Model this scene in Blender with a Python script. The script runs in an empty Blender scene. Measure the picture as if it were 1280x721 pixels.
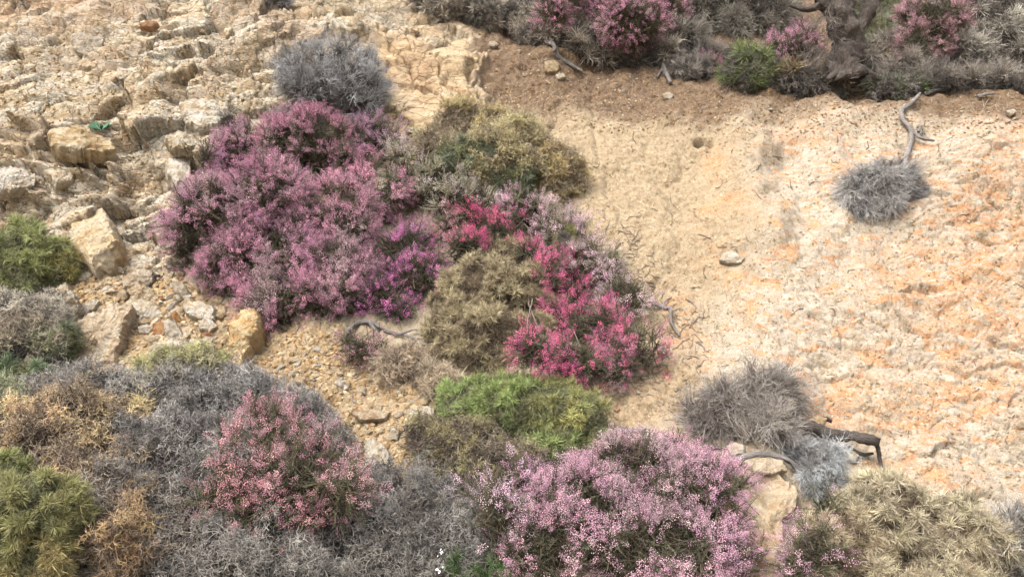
import bpy, math, random
import numpy as np
from mathutils import Vector, Matrix, Euler
from mathutils.bvhtree import BVHTree
sc = bpy.context.scene
COL = sc.collection
rng = np.random.default_rng(7)
random.seed(7)

# ------------------------------------------------------------------ camera, sky, sun
F = 985.0; CZ = 1.5
cam = bpy.data.cameras.new('camera'); camo = bpy.data.objects.new('camera', cam); COL.objects.link(camo)
cam.sensor_width = 36; cam.lens = 36*F/1280.0; cam.clip_start = 0.05; cam.clip_end = 500
camo.location = (0, 0, CZ); camo.rotation_euler = (math.radians(90), 0, 0)
sc.camera = camo
SUN_EL, SUN_AZ = 58, -38      # azimuth measured from the camera's back, negative = left
w = bpy.data.worlds.new('World'); sc.world = w; w.use_nodes = True
nt = w.node_tree; bg = nt.nodes['Background']
sky = nt.nodes.new('ShaderNodeTexSky'); sky.sky_type = 'NISHITA'; sky.sun_disc = False
d = Vector((math.sin(math.radians(SUN_AZ))*math.cos(math.radians(SUN_EL)), -math.cos(math.radians(SUN_AZ))*math.cos(math.radians(SUN_EL)), math.sin(math.radians(SUN_EL))))
sky.sun_elevation = math.radians(SUN_EL); sky.sun_rotation = math.atan2(d.x, d.y)
sky.air_density = 1.0; sky.dust_density = 6.0; sky.ozone_density = 0.6
shs = nt.nodes.new('ShaderNodeHueSaturation'); shs.inputs['Saturation'].default_value = .45; nt.links.new(sky.outputs[0], shs.inputs['Color']); nt.links.new(shs.outputs[0], bg.inputs[0]); bg.inputs[1].default_value = 0.15
sun = bpy.data.lights.new('sun', 'SUN'); suno = bpy.data.objects.new('sun', sun); COL.objects.link(suno)
sun.energy = 1.1; sun.angle = math.radians(38); sun.color = (1, 0.975, 0.94)
suno.rotation_euler = d.to_track_quat('Z', 'Y').to_euler()
suno.location = (0, 0, 12)
sc.view_settings.view_transform = 'Standard'; sc.view_settings.look = 'None'
sc.view_settings.exposure = 1.63; sc.view_settings.gamma = 1
sc.cycles.use_adaptive_sampling = True; sc.cycles.adaptive_threshold = .02; sc.cycles.max_bounces = 4; sc.cycles.diffuse_bounces = 3

# ------------------------------------------------------------------ numpy noise
def _h(ix, iy, iz, s=0):
    n = (ix*374761393 + iy*668265263 + iz*1440662683 + s*974634777) & 0xffffffff
    n = ((n ^ (n >> 13))*1274126177) & 0xffffffff
    n = ((n ^ (n >> 15))*2246822519) & 0xffffffff
    return ((n ^ (n >> 16)) & 0xffffff)/float(0xffffff)
def noise2(x, y, s=0):
    xi = np.floor(x).astype(np.int64); yi = np.floor(y).astype(np.int64)
    fx = x-xi; fy = y-yi; ux = fx*fx*fx*(fx*(fx*6-15)+10); uy = fy*fy*fy*(fy*(fy*6-15)+10)
    def g(a, b):
        ang = _h(xi+a, yi+b, 0*xi, s)*2*np.pi
        return np.cos(ang)*(fx-a)+np.sin(ang)*(fy-b)
    return ((g(0,0)*(1-ux)+g(1,0)*ux)*(1-uy)+(g(0,1)*(1-ux)+g(1,1)*ux)*uy)*1.5
def fbm2(x, y, o=5, s=0, g=.5):
    r = 0; a = 1; f = 1
    for k in range(o):
        r = r+a*noise2(x*f+k*17.3, y*f-k*9.1, s+k); a *= g; f *= 2.03
    return r
def voro(x, y, s=0, jit=.9):
    """F1, F2-F1 style border distance, cell id, offset from cell centre"""
    xi = np.floor(x).astype(np.int64); yi = np.floor(y).astype(np.int64)
    f1 = np.full(x.shape, 9.); f2 = np.full(x.shape, 9.)
    cid = np.zeros(x.shape, np.int64); dx = np.zeros(x.shape); dy = np.zeros(x.shape)
    for a in (-1,0,1):
        for b in (-1,0,1):
            cx = xi+a; cy = yi+b
            px = cx+.5+(_h(cx,cy,0*cx,s)-.5)*jit; py = cy+.5+(_h(cx,cy,0*cx+1,s)-.5)*jit
            ex = x-px; ey = y-py; dd = np.sqrt(ex*ex+ey*ey)
            m = dd < f1
            f2 = np.where(m, f1, np.minimum(f2, dd))
            cid = np.where(m, (cx+4096)*8192+(cy+4096), cid); dx = np.where(m, ex, dx); dy = np.where(m, ey, dy)
            f1 = np.where(m, dd, f1)
    return f1, f2-f1, cid, dx, dy
def hid(cid, s):
    return _h(cid & 0xffff, cid >> 13, 0*cid+3, s)
def sstep(a, b, x):
    t = np.clip((x-a)/(b-a), 0, 1); return t*t*(3-2*t)
def polysd(px, py, poly):
    """signed distance in px, positive inside"""
    P = np.array(poly, float); n = len(P); d = np.full(px.shape, 1e9); ins = np.zeros(px.shape, bool)
    for i in range(n):
        ax, ay = P[i]; bx, by = P[(i+1) % n]; ex, ey = bx-ax, by-ay
        t = np.clip(((px-ax)*ex+(py-ay)*ey)/(ex*ex+ey*ey), 0, 1)
        d = np.minimum(d, np.hypot(px-ax-t*ex, py-ay-t*ey))
        c = ((ay > py) != (by > py))
        if ey: ins ^= c & (px < ex*(py-ay)/ey+ax)
    return np.where(ins, d, -d)

# ------------------------------------------------------------------ material helpers
class M:
    def __init__(s, name):
        s.m = bpy.data.materials.new(name); s.m.use_nodes = True; s.t = s.m.node_tree
        s.b = s.t.nodes['Principled BSDF']; s.b.inputs['Specular IOR Level'].default_value = 0.25
        s.b.inputs['Roughness'].default_value = .85
    def n(s, typ, **kw):
        x = s.t.nodes.new(typ)
        for k, v in kw.items(): setattr(x, k, v)
        return x
    def set(s, sock, v):
        if hasattr(v, 'is_output'): s.t.links.new(v, sock)
        elif v is not None:
            try: sock.default_value = v
            except Exception: sock.default_value = (*v, 1)
    def attr(s, name, inst=False, fac=True):
        a = s.n('ShaderNodeAttribute', attribute_name=name)
        if inst: a.attribute_type = 'INSTANCER'
        return a.outputs['Fac' if fac else 'Color']
    def co(s, scale=(1,1,1), rot=(0,0,0)):
        c = s.n('ShaderNodeTexCoord'); m = s.n('ShaderNodeMapping')
        s.t.links.new(c.outputs['Object'], m.inputs[0]); m.inputs['Scale'].default_value = scale; m.inputs['Rotation'].default_value = rot
        return m.outputs[0]
    def noise(s, v, sc_=5, det=5, r=.55, dist=0):
        x = s.n('ShaderNodeTexNoise'); s.set(x.inputs['Vector'], v); x.inputs['Scale'].default_value = sc_
        x.inputs['Detail'].default_value = det; x.inputs['Roughness'].default_value = r; x.inputs['Distortion'].default_value = dist
        return x.outputs['Fac']
    def vor(s, v, sc_=5, feat='F1', out='Distance'):
        x = s.n('ShaderNodeTexVoronoi', feature=feat); s.set(x.inputs['Vector'], v); x.inputs['Scale'].default_value = sc_
        return x.outputs[out]
    def ramp(s, f, pts):
        x = s.n('ShaderNodeValToRGB'); s.set(x.inputs[0], f); e = x.color_ramp.elements
        while len(e) < len(pts): e.new(.5)
        for i, (p, c) in enumerate(pts):
            e[i].position = p; e[i].color = (*c, 1) if hasattr(c, '__len__') else (c, c, c, 1)
        return x.outputs[0]
    def mix(s, f, a, b, mode='MIX'):
        x = s.n('ShaderNodeMix', data_type='RGBA', blend_type=mode)
        s.set(x.inputs[0], f); s.set(x.inputs[6], a); s.set(x.inputs[7], b); return x.outputs[2]
    def math(s, op, a, b=None, c=None, clamp=False):
        x = s.n('ShaderNodeMath', operation=op, use_clamp=clamp)
        s.set(x.inputs[0], a)
        if b is not None: s.set(x.inputs[1], b)
        if c is not None: s.set(x.inputs[2], c)
        return x.outputs[0]
    def bump(s, h, st=.5, dist=.01, nrm=None):
        x = s.n('ShaderNodeBump'); s.set(x.inputs['Height'], h); x.inputs['Strength'].default_value = st
        x.inputs['Distance'].default_value = dist
        if nrm: s.set(x.inputs['Normal'], nrm)
        return x.outputs[0]
    def out(s, col, nrm=None, rough=None):
        s.set(s.b.inputs['Base Color'], col)
        if nrm: s.set(s.b.inputs['Normal'], nrm)
        if rough is not None: s.b.inputs['Roughness'].default_value = rough
        return s.m
def S(r, g, b):     # sRGB 0-255 -> linear
    return tuple(((v/255)/12.92 if v/255 <= .04045 else ((v/255+.055)/1.055)**2.4) for v in (r, g, b))
def SA(r, g, b, k=.62):  # display colour -> albedo
    return tuple(v*k for v in S(r, g, b))

# ------------------------------------------------------------------ terrain
CX = np.array([-4.5, -2.6, -1.6, -.6, .4, 1.4, 2.4, 4.5])
CY = np.array([-40, 1.6, 2.5, 3.0, 3.5, 4.0, 4.5, 5.0, 5.5, 6.0, 6.5, 7.2, 9, 60])
CZT = np.array([
 #  -40 1.6  2.5   3.0   3.5   4.0   4.5   5.0   5.5   6.0   6.5   7.2   9    60
 [0, 0, .10, .42, .90, 1.22, 1.62, 2.25, 2.95, 3.60, 4.15, 4.7, 6.6, 22],
 [0, 0, .08, .35, .82, 1.18, 1.55, 2.15, 2.88, 3.52, 4.10, 4.6, 6.6, 22],
 [0, 0, .05, .28, .70, 1.10, 1.48, 2.05, 2.78, 3.42, 3.95, 4.4, 6.6, 22],
 [0, 0, .03, .22, .62, 1.04, 1.44, 2.00, 2.65, 3.26, 3.70, 4.3, 6.2, 22],
 [0, 0, .03, .20, .60, 1.04, 1.50, 2.02, 2.56, 3.06, 3.46, 4.1, 6.0, 22],
 [0, 0, .05, .26, .68, 1.14, 1.64, 2.16, 2.66, 3.08, 3.30, 3.9, 5.9, 22],
 [0, 0, .06, .32, .78, 1.26, 1.76, 2.26, 2.74, 3.07, 3.26, 3.85, 5.8, 22],
 [0, 0, .08, .36, .84, 1.34, 1.86, 2.36, 2.80, 3.07, 3.26, 3.85, 5.8, 22]])
def _hermite(xs, ys, x):
    # monotone-ish cubic over the last axis; ys (..., n), x (m,)
    i = np.clip(np.searchsorted(xs, x)-1, 0, len(xs)-2)
    h = np.diff(xs); dl = np.diff(ys, axis=-1)/h
    m = np.zeros_like(ys); m[..., 1:-1] = (dl[..., :-1]*h[1:]+dl[..., 1:]*h[:-1])/(h[1:]+h[:-1]); m[..., 0] = dl[..., 0]; m[..., -1] = dl[..., -1]
    t = np.clip((x-xs[i])/h[i], 0, 1); t2 = t*t; t3 = t2*t
    return ys[..., i]*(2*t3-3*t2+1)+m[..., i]*h[i]*(t3-2*t2+t)+ys[..., i+1]*(3*t2-2*t3)+m[..., i+1]*h[i]*(t3-t2)
nu, nv = 1200, 640
s_in = np.linspace(-.86, .84, nu); s_l = -.86-np.array([9, 5, 3, 1.8, 1.1, .65, .35, .15, .05]); s_r = .84+np.array([.05, .15, .35, .65, 1.1, 1.8, 3, 5, 9])
sv = np.concatenate([s_l, s_in, s_r])
yfine = np.linspace(2.6, 7.0, 4000); dz = np.gradient(_hermite(CY, CZT[4], yfine), yfine)
arc = np.cumsum(np.sqrt(1+dz*dz)/yfine**.8); arc = (arc-arc[0])/(arc[-1]-arc[0])
y_in = np.interp(np.linspace(0, 1, nv), arc, yfine)
yv = np.concatenate([[-40, -20, -10, -5, -2, -.5, .5, 1.2, 1.7, 2.1, 2.4], y_in, [7.06, 7.15, 7.3, 7.6, 8, 9, 11, 14, 20, 35, 60]])
zc = _hermite(CY, CZT, yv)                      # (8, rows)
Wy = np.where(yv > 2.6, yv, 2.6+np.abs(yv-2.6)*.6)
X = sv[None, :]*Wy[:, None]; Y = np.repeat(yv[:, None], len(sv), 1)
Z = np.zeros_like(X)
for r in range(len(yv)):
    Z[r] = _hermite(CX, zc[:, r], np.clip(X[r], -4.5, 4.5))
near = sstep(1.2, 2.6, Y)*(1-sstep(9, 14, Y))*(1-.85*sstep(.84, 1.0, np.abs(X)/np.maximum(Y, 2.)))*(1-sstep(5.5, 9, np.abs(X)))
dZx = np.gradient(Z, axis=1)/np.gradient(X, axis=1); dZy = np.gradient(Z, axis=0)/np.gradient(Y, axis=0)
N = np.stack([-dZx, -dZy, np.ones_like(Z)], -1); N /= np.linalg.norm(N, axis=-1, keepdims=True)
T = Y*.7+Z*.75
PX = 640+F*X/np.maximum(Y, .5); PY = 360.5-F*(Z-CZ)/np.maximum(Y, .5)
wob = 14*noise2(X*3, T*3, 91)+6*noise2(X*11, T*11, 92); wob2 = 14*noise2(X*3, T*3, 93)+6*noise2(X*11, T*11, 94)
QX = PX+wob; QY = PY+wob2
ROCK = [(-900,-900),(470,-900),(480,-40),(520,10),(585,40),(612,110),(610,170),(520,230),(400,300),(215,345),(60,338),(-900,330)]
m_rock = sstep(-6, 6, polysd(QX, QY, ROCK))
m_smooth = sstep(-8, 25, polysd(QX, QY, [(455,30),(590,40),(618,120),(610,175),(480,180),(450,110)]))   # big ochre face
m_lay = sstep(-10, 25, polysd(QX, QY, [(-900,150),(130,150),(180,215),(160,260),(-900,330)]))        # bedded ledges
SOIL = [(560,10),(640,20),(900,60),(1400,90),(2600,60),(2600,200),(1400,190),(1280,172),(1180,154),(1060,142),(960,140),(900,150),(830,156),(760,144),(690,148),(630,140),(590,90)]
m_soil = sstep(-14, 16, polysd(QX, QY, SOIL)); m_top = sstep(5.75, 6.15, Y+.15*noise2(X*2, Y*2, 3))*(1-m_rock)
m_soil = np.maximum(m_soil, m_top)
SCREE = [(-300,330),(60,338),(215,335),(340,395),(430,415),(600,470),(780,470),(860,430),(900,470),(830,530),(700,580),(600,640),(300,760),(-300,760)]
m_scree = sstep(-10, 20, polysd(QX, QY, SCREE))
LEDGE = [(1150,190),(1700,200),(1700,900),(1180,610),(1010,520),(1000,430),(1100,330)]
m_ledge = sstep(-30, 40, polysd(QX, QY, LEDGE))
m_mid = sstep(-60, 60, polysd(QX, QY, [(600,120),(720,110),(900,150),(960,300),(860,420),(800,460),(700,380),(600,200)]))  # tan gritty slope
m_pale = sstep(-60, 60, polysd(QX, QY, [(960,150),(1500,150),(1500,700),(1180,640),(1000,520),(900,470),(800,520),(760,470),(860,400),(900,300)]))

def rockdisp(x, t, ang, ax, ay, s, amp, tilt):
    c, sn = math.cos(ang), math.sin(ang)
    wx = x+.05*noise2(x*5, t*5, s+50)+.015*noise2(x*19, t*19, s+51); wt = t+.05*noise2(x*5, t*5, s+52)+.015*noise2(x*19, t*19, s+53)
    a = (wx*c+wt*sn)/ax; b = (-wx*sn+wt*c)/ay
    f1, fb, cid, dx, dy = voro(a, b, s)
    h = (hid(cid, s)-.5)*amp+tilt*((hid(cid, s+1)-.5)*dx*ax+(hid(cid, s+2)-.42)*dy*ay*1.4)
    return h, fb, cid
# outcrop relief
hA, fA, cA = rockdisp(X, T, .5, .42, .26, 11, .085, .7)
hB, fB, cB = rockdisp(X, T, .42, .17, .095, 21, .030, .6)
hC, fC, cC = rockdisp(X, T, .35, .062, .036, 31, .005, .35)
hD, fD, cD = rockdisp(X, T, .3, .026, .017, 41, .0015, .2)
rough = (1-.72*m_smooth)
ridge = 1-np.abs(fbm2(X*2.3+T, T*3.1-X, 3, 77))
D_rock = hA*(1-.4*m_smooth)+hB*rough+hC*rough+hD*rough
D_rock -= .035*np.exp(-fA/.035)*(1-.3*m_smooth)+.014*np.exp(-fB/.06)*rough+.009*np.exp(-fC/.09)*rough
D_rock += .03*fbm2(X*3, T*3, 4, 5, .42)+.003*fbm2(X*30, T*30, 3, 15)
# bedded ledges: stepped along the slope
lt = T+.12*X+.03*noise2(X*3, T*4, 8); st = lt/.10; fr = st-np.floor(st)
amp_l = .5+_h(np.floor(st).astype(np.int64), np.floor(X*2.2+.6*np.floor(st)).astype(np.int64), 0*cA, 5)
D_rock += m_lay*(.07*amp_l*(sstep(0, .12, fr)*(1-fr))-.012)
# long cracks over the ochre face
for (x0, y0, x1, y1, wd, dp) in [(470,35,545,132,2.2,.045),(545,60,570,135,2.2,.05),(498,20,520,60,1.6,.03),(455,75,590,108,1.5,.02),(590,60,602,140,3,.07),(528,95,470,120,1.5,.02),(500,60,590,75,1.2,.015)]:
    L = math.hypot(x1-x0, y1-y0); t = np.clip(((QX-x0)*(x1-x0)+(QY-y0)*(y1-y0))/L/L, 0, 1)
    dd = np.hypot(QX-x0-t*(x1-x0)+2.5*noise2(T*20, X*20, 7), QY-y0-t*(y1-y0))
    D_rock -= dp*np.exp(-(dd/wd)**2)
# soil relief
D_soil = .05*fbm2(X*1.6, T*1.2, 4, 60)+.014*fbm2(X*6, T*4.5, 4, 61)+.0055*fbm2(X*28, T*24, 4, 62)
rill = np.abs(noise2(X*3.2+.3*noise2(X, T*3, 6), T*.9, 63)); D_soil -= .028*np.exp(-rill/.16)*m_mid
hE, fE, cE = rockdisp(X, T, -.15, .24, .11, 71, .020, .4)
hF, fF, cF = rockdisp(X, T, -.15, .075, .035, 81, .008, .45)
led = np.clip(m_ledge*.9+.35*m_pale*sstep(-.1, .35, noise2(X*2.2, T*2.2, 19)), 0, 1)
D_soil += led*(hE+hF-.016*np.exp(-fE/.06)-.006*np.exp(-fF/.1))
D_soil += .35*led*hD+m_scree*(.020*fbm2(X*9, T*9, 4, 64))
D_soil += (m_soil*.6+m_mid*.4)*(.018*fbm2(X*14, T*14, 4, 65))
BUMPS = [(1200,215,95,70,.16),(1235,300,60,35,-.05),(1100,300,60,40,-.05),(965,300,45,55,.11),(1000,260,18,60,-.07),(975,190,20,60,-.10),(930,160,30,40,.06),(1060,150,60,25,.05),
         (1145,250,40,60,-.05),(881,173,5.5,3.5,-.2),(1140,210,25,40,-.06),(620,140,22,60,-.08),(760,110,140,18,-.06),(1100,118,200,10,-.06),(1180,98,260,9,.05),(700,75,150,12,.05),
         (870,230,30,90,-.05),(800,300,70,60,.05),(1245,335,70,18,.06),(1220,372,70,14,.05),(1240,410,80,16,.04),(1110,380,60,16,.03),(1150,345,60,14,.03),(1165,450,90,25,-.03),(890,420,40,50,-.03),
         (420,410,60,30,.08),(965,620,50,80,.10),(1060,560,60,30,-.04),(95,170,60,16,.07),(40,215,70,12,.05),(180,90,90,50,.06),(110,120,30,30,-.06),(160,260,25,60,-.07),(330,60,60,40,.06)]
D_b = 0
for (bx, by, rx, ry, a) in BUMPS:
    D_b = D_b+a*np.exp(-((QX-bx)/rx)**2-((QY-by)/ry)**2)
D = D_rock*m_rock+D_soil*(1-m_rock)+D_b
D = D*near
P = np.stack([X, Y, Z], -1)+N*D[..., None]
nr, nc = X.shape
# colours: albedo of the material itself
pn = fbm2(X*2.1, T*2.1, 4, 101); pn2 = fbm2(X*6.5, T*8, 4, 102)
oz = np.zeros_like(X)
for (bx, by, rx, ry, a) in [(1180,345,110,40,1),(1240,290,60,60,.9),(1230,400,80,40,.9),(898,200,18,26,.8),(905,255,34,14,1.),(915,345,16,10,1.2),(935,385,12,8,1.1),(1050,205,22,14,1),(1110,225,60,26,.5),
        (1140,365,60,22,1),(1100,430,40,16,.5),(1060,500,60,30,.8),(1150,520,90,30,.9),(1220,480,70,40,.9),(1010,480,40,16,.6),(1260,200,40,60,.6),(1000,165,50,22,.5),(690,215,20,18,.5),(1180,590,60,20,.6),
        (40,12,80,22,.8),(115,8,60,14,.9),(20,285,50,14,.9),(572,118,10,10,1.2),(520,85,50,50,.5),(350,30,50,28,.6),(70,215,40,10,.5),(230,470,60,40,.4),(845,400,25,40,.6),(950,625,35,50,.4)]:
    oz = np.maximum(oz, a*np.exp(-((QX-bx)/rx)**2-((QY-by)/ry)**2))
m_or = np.clip(oz*1.6-.14, 0, 1)
A = {'m_rock': m_rock, 'm_soil': m_soil, 'm_orange': m_or, 'm_pale': m_pale, 'm_mid': m_mid, 'm_scree': m_scree, 'm_smooth': m_smooth,
     'cell': hid(cB, 9), 'cellb': hid(cC, 12), 'cella': hid(cA, 13), 'm_led': led}

def rock_nodes(m, kind):
    """shared ground / outcrop material"""
    co = m.co(); cs = m.co((1, .8, 2.2), (0, .35, 0))
    fine = m.noise(co, 60, 8, .7); mid = m.noise(cs, 9, 8, .65, .4); big = m.noise(co, 2.2, 5, .6); grain = m.noise(co, 220, 3, .6)
    spk = m.vor(co, 210, out='Color')
    # outcrop colours
    rk = m.ramp(mid, [(.22, SA(160,134,98)), (.42, SA(194,170,130)), (.55, SA(212,194,158)), (.75, SA(220,212,194))])
    rk = m.mix(m.ramp(m.attr('cell'), [(0, 0), (.3, 0), (.5, .7), (1, .85)]), rk, m.ramp(fine, [(.3, SA(186,172,146)), (.7, SA(222,214,196))]))
    rk = m.mix(m.ramp(m.attr('cellb'), [(.0, .6), (.28, .35), (.42, 0), (1, 0)]), rk, m.ramp(mid, [(.3, SA(164,124,78)), (.7, SA(204,166,112))]))
    rk = m.mix(m.ramp(m.attr('cella'), [(0, .0), (.55, .0), (1, .5)]), rk, SA(186,150,108))
    rk = m.mix(m.math('MULTIPLY', m.attr('m_smooth'), .75), rk, m.ramp(m.noise(cs, 6, 8, .6, .6), [(.25, SA(170,132,84)), (.45, SA(208,170,112)), (.6, SA(220,190,138)), (.75, SA(205,195,176))]))
    rk = m.mix(m.math('MULTIPLY', m.attr('m_orange'), m.ramp(mid, [(.35, .05), (.6, .6)])), rk, SA(190,130,82))
    rk = m.mix(m.ramp(big, [(.35, .5), (.5, 0)]), rk, m.mix(.5, rk, SA(176,136,96)))
    jn = m.n('ShaderNodeTexNoise'); m.set(jn.inputs['Vector'], co); jn.inputs['Scale'].default_value = 7; jn.inputs['Detail'].default_value = 4
    wv = m.n('ShaderNodeVectorMath', operation='MULTIPLY_ADD'); m.set(wv.inputs[0], jn.outputs['Color']); wv.inputs[1].default_value = (.16, .16, .16); m.set(wv.inputs[2], m.co((1, .8, 1.9), (0, .45, 0)))
    j1 = m.vor(wv.outputs[0], 7.5, 'DISTANCE_TO_EDGE'); j2 = m.vor(wv.outputs[0], 21, 'DISTANCE_TO_EDGE')
    fis = m.math('MAXIMUM', m.ramp(j1, [(0, 1), (.035, 0)]), m.math('MULTIPLY', m.ramp(j2, [(0, 1), (.07, 0)]), m.ramp(big, [(.4, .1), (.6, .8)])))
    rk = m.mix(m.math('MULTIPLY', fis, m.ramp(mid, [(.35, .25), (.6, .75)])), rk, SA(122,88,56))
    bw = m.n('ShaderNodeRGBToBW'); m.set(bw.inputs[0], m.vor(wv.outputs[0], 21, out='Color')); rk = m.mix(.16, rk, bw.outputs[0], 'SOFT_LIGHT')
    # earth colours
    sand = m.ramp(fine, [(.28, SA(150,128,100)), (.45, SA(184,163,132)), (.6, SA(204,186,156)), (.75, SA(220,208,182))])
    pale = m.ramp(m.noise(cs, 14, 10, .75, .3), [(.3, SA(158,138,114)), (.45, SA(196,177,151)), (.58, SA(214,199,176)), (.72, SA(230,222,207))])
    tan = m.ramp(m.noise(co, 26, 10, .72), [(.3, SA(150,120,82)), (.5, SA(190,162,120)), (.7, SA(212,190,150))])
    soil = m.ramp(m.noise(co, 24, 10, .7), [(.3, SA(92,66,44)), (.5, SA(132,100,68)), (.72, SA(166,136,100))])
    scr = m.ramp(m.noise(co, 20, 8, .7), [(.3, SA(146,112,74)), (.5, SA(188,156,112)), (.7, SA(210,186,146))])
    e = m.mix(m.attr('m_pale'), sand, pale)
    e = m.mix(m.attr('m_mid'), e, tan)
    orn = m.ramp(m.noise(cs, 13, 9, .75, .8), [(.47, 0), (.53, 1)])
    orc = m.ramp(fine, [(.3, SA(196,112,48)), (.5, SA(222,148,78)), (.72, SA(234,178,112))])
    e = m.mix(m.math('MULTIPLY', m.attr('m_orange'), orn), e, orc)
    crk = m.ramp(m.noise(m.co((1,1,1.6)), 3.2, 7, .7, 1.2), [(.42, .55), (.47, 0)]); e = m.mix(crk, e, tan)
    e = m.mix(m.math('MULTIPLY', m.attr('m_pale'), m.ramp(m.noise(cs, 7, 9, .70, .9), [(.54, 0), (.585, .95)])), e, orc)
    e = m.mix(m.attr('m_scree'), e, scr)
    e = m.mix(m.attr('m_soil'), e, soil)
    wn = m.n('ShaderNodeVectorMath', operation='MULTIPLY_ADD'); m.set(wn.inputs[0], jn.outputs['Color']); wn.inputs[1].default_value = (.5, .5, .5); m.set(wn.inputs[2], co)
    fl = m.vor(wn.outputs[0], 19, 'DISTANCE_TO_EDGE')
    fk = m.math('MULTIPLY', m.ramp(fl, [(0, 1), (.045, 0)]), m.ramp(m.noise(co, 13, 4, .6), [(.5, 0), (.6, .8)]))
    e = m.mix(fk, e, m.mix(.6, e, SA(104,82,66)))
    # small chips of stone in the earth
    chip = m.ramp(spk, [(.0, 0), (.78, 0), (.84, .5), (1, .6)])
    e = m.mix(chip, e, m.mix(.55, e, SA(240,226,200)))
    chd = m.ramp(m.vor(co, 190, out='Color'), [(0, .45), (.10, .35), (.17, 0), (1, 0)])
    e = m.mix(chd, e, m.mix(.5, e, SA(120,84,56)))
    col = m.mix(m.attr('m_rock'), e, rk)
    col = m.mix(.18, col, m.ramp(grain, [(.3, SA(90,70,50)), (.7, SA(250,240,225))]), 'OVERLAY')
    hs_ = m.n('ShaderNodeHueSaturation'); hs_.inputs['Saturation'].default_value = .82; hs_.inputs['Hue'].default_value = .5045; m.set(hs_.inputs['Value'], m.math('MULTIPLY_ADD', m.attr('m_rock'), .12, .765)); m.set(hs_.inputs['Color'], col); col = hs_.outputs[0]
    h = m.math('ADD', m.math('SUBTRACT', m.math('MULTIPLY', fine, .9), m.math('MULTIPLY', fk, .4)), m.math('MULTIPLY', m.math('SUBTRACT', 1, fis), m.math('MULTIPLY', m.attr('m_rock'), .9)))
    n1 = m.bump(h, .75, .010); n2 = m.bump(m.vor(co, 150), .55, .004, n1); n3 = m.bump(grain, .5, .003, n2)
    return m.out(col, n3, .95)
MAT_GROUND = rock_nodes(M('weathered_hillside'), 0)

def mesh_from(name, V, Fc, mat=None, smooth=True, attrs=None, quad=True):
    me = bpy.data.meshes.new(name); V = np.asarray(V, np.float32).reshape(-1, 3)
    me.vertices.add(len(V)); me.vertices.foreach_set('co', V.ravel())
    Fc = np.asarray(Fc, np.int32); k = Fc.shape[1]
    me.loops.add(Fc.size); me.loops.foreach_set('vertex_index', Fc.ravel())
    me.polygons.add(len(Fc)); me.polygons.foreach_set('loop_start', np.arange(0, Fc.size, k, dtype=np.int32))
    me.update(calc_edges=True)
    if smooth: me.polygons.foreach_set('use_smooth', np.ones(len(Fc), bool))
    else: me.polygons.foreach_set('use_smooth', np.zeros(len(Fc), bool))
    for kx, v in (attrs or {}).items():
        a = me.attributes.new(kx, 'FLOAT', 'POINT'); a.data.foreach_set('value', np.asarray(v, np.float32).ravel())
    if mat: me.materials.append(mat)
    return me
def link(name, data, parent=None, **props):
    o = bpy.data.objects.new(name, data); COL.objects.link(o)
    if parent is not None: o.parent = parent
    for k, v in props.items(): o[k] = v
    return o
def thing(name, label, cat, loc, group=None):
    o = link(name, None, None, label=label, category=cat); o.location = loc; o.empty_display_size = .1
    if group: o['group'] = group
    return o

idx = np.arange(nr*nc).reshape(nr, nc)
Q = np.stack([idx[:-1, :-1], idx[:-1, 1:], idx[1:, 1:], idx[1:, :-1]], -1).reshape(-1, 4)
fr_ = m_rock[:-1, :-1].ravel()
vis = ((PX > -60) & (PX < 1340) & (PY > -90) & (PY < 760))[:-1, :-1].ravel()
isblk = (fr_ > .5) & vis
bid = cB[:-1, :-1].ravel()
ub, cnt = np.unique(bid[isblk], return_counts=True)
order = np.argsort(-cnt)[:290]; keep = set(ub[order].tolist())
isblk &= np.isin(bid, np.array(list(keep)))
flatP = P.reshape(-1, 3); flatA = {k: v.ravel() for k, v in A.items()}
ground = link('hillside', mesh_from('hillside', flatP, Q[~isblk], MAT_GROUND, True, flatA), kind='structure')
ground['label'] = 'sloping earth bank of pale sandy soil with orange patches and brown topsoil'
outc = link('rock_outcrop', None, kind='structure', label='fractured ochre and cream rock face on the upper left of the bank')
for b in ub[order]:
    fs = Q[isblk & (bid == b)]
    vi, inv = np.unique(fs, return_inverse=True)
    me = mesh_from('rock_block', flatP[vi], inv.reshape(-1, 4), MAT_GROUND, True, {k: v[vi] for k, v in flatA.items()})
    link('rock_block', me, outc)
# coarse BVH for placing
Ps = P[::2, ::2]; n1, n2 = Ps.shape[:2]; ii = np.arange(n1*n2).reshape(n1, n2)
Qs = np.stack([ii[:-1, :-1], ii[:-1, 1:], ii[1:, 1:], ii[1:, :-1]], -1).reshape(-1, 4)
BVH = BVHTree.FromPolygons(Ps.reshape(-1, 3).tolist(), Qs.tolist())
CAM = Vector((0, 0, CZ))
def ray(px, py):
    return Vector(((px-640)/F, 1, -(py-360.5)/F)).normalized()
def hit(px, py):
    d = ray(px, py); r = BVH.ray_cast(CAM, d)
    if r[0] is None: return CAM+d*7, Vector((0, -.7, .7)), 7
    n = r[1] if r[1].z > 0 else -r[1]
    return r[0], n, (r[0]-CAM).length
def above(p):
    r = BVH.find_nearest(p)
    n = r[1] if r[1].z > 0 else -r[1]
    return (p-r[0]).dot(n)
def lifted(px, py, hr):
    """point on the pixel's line of sight that stands hr px-radii above the ground"""
    d = ray(px, py); _, _, t = hit(px, py)
    for _ in range(60):
        p = CAM+d*t
        if above(p) >= hr*t/F: break
        t -= .02
    return CAM+d*t, t/F
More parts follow.
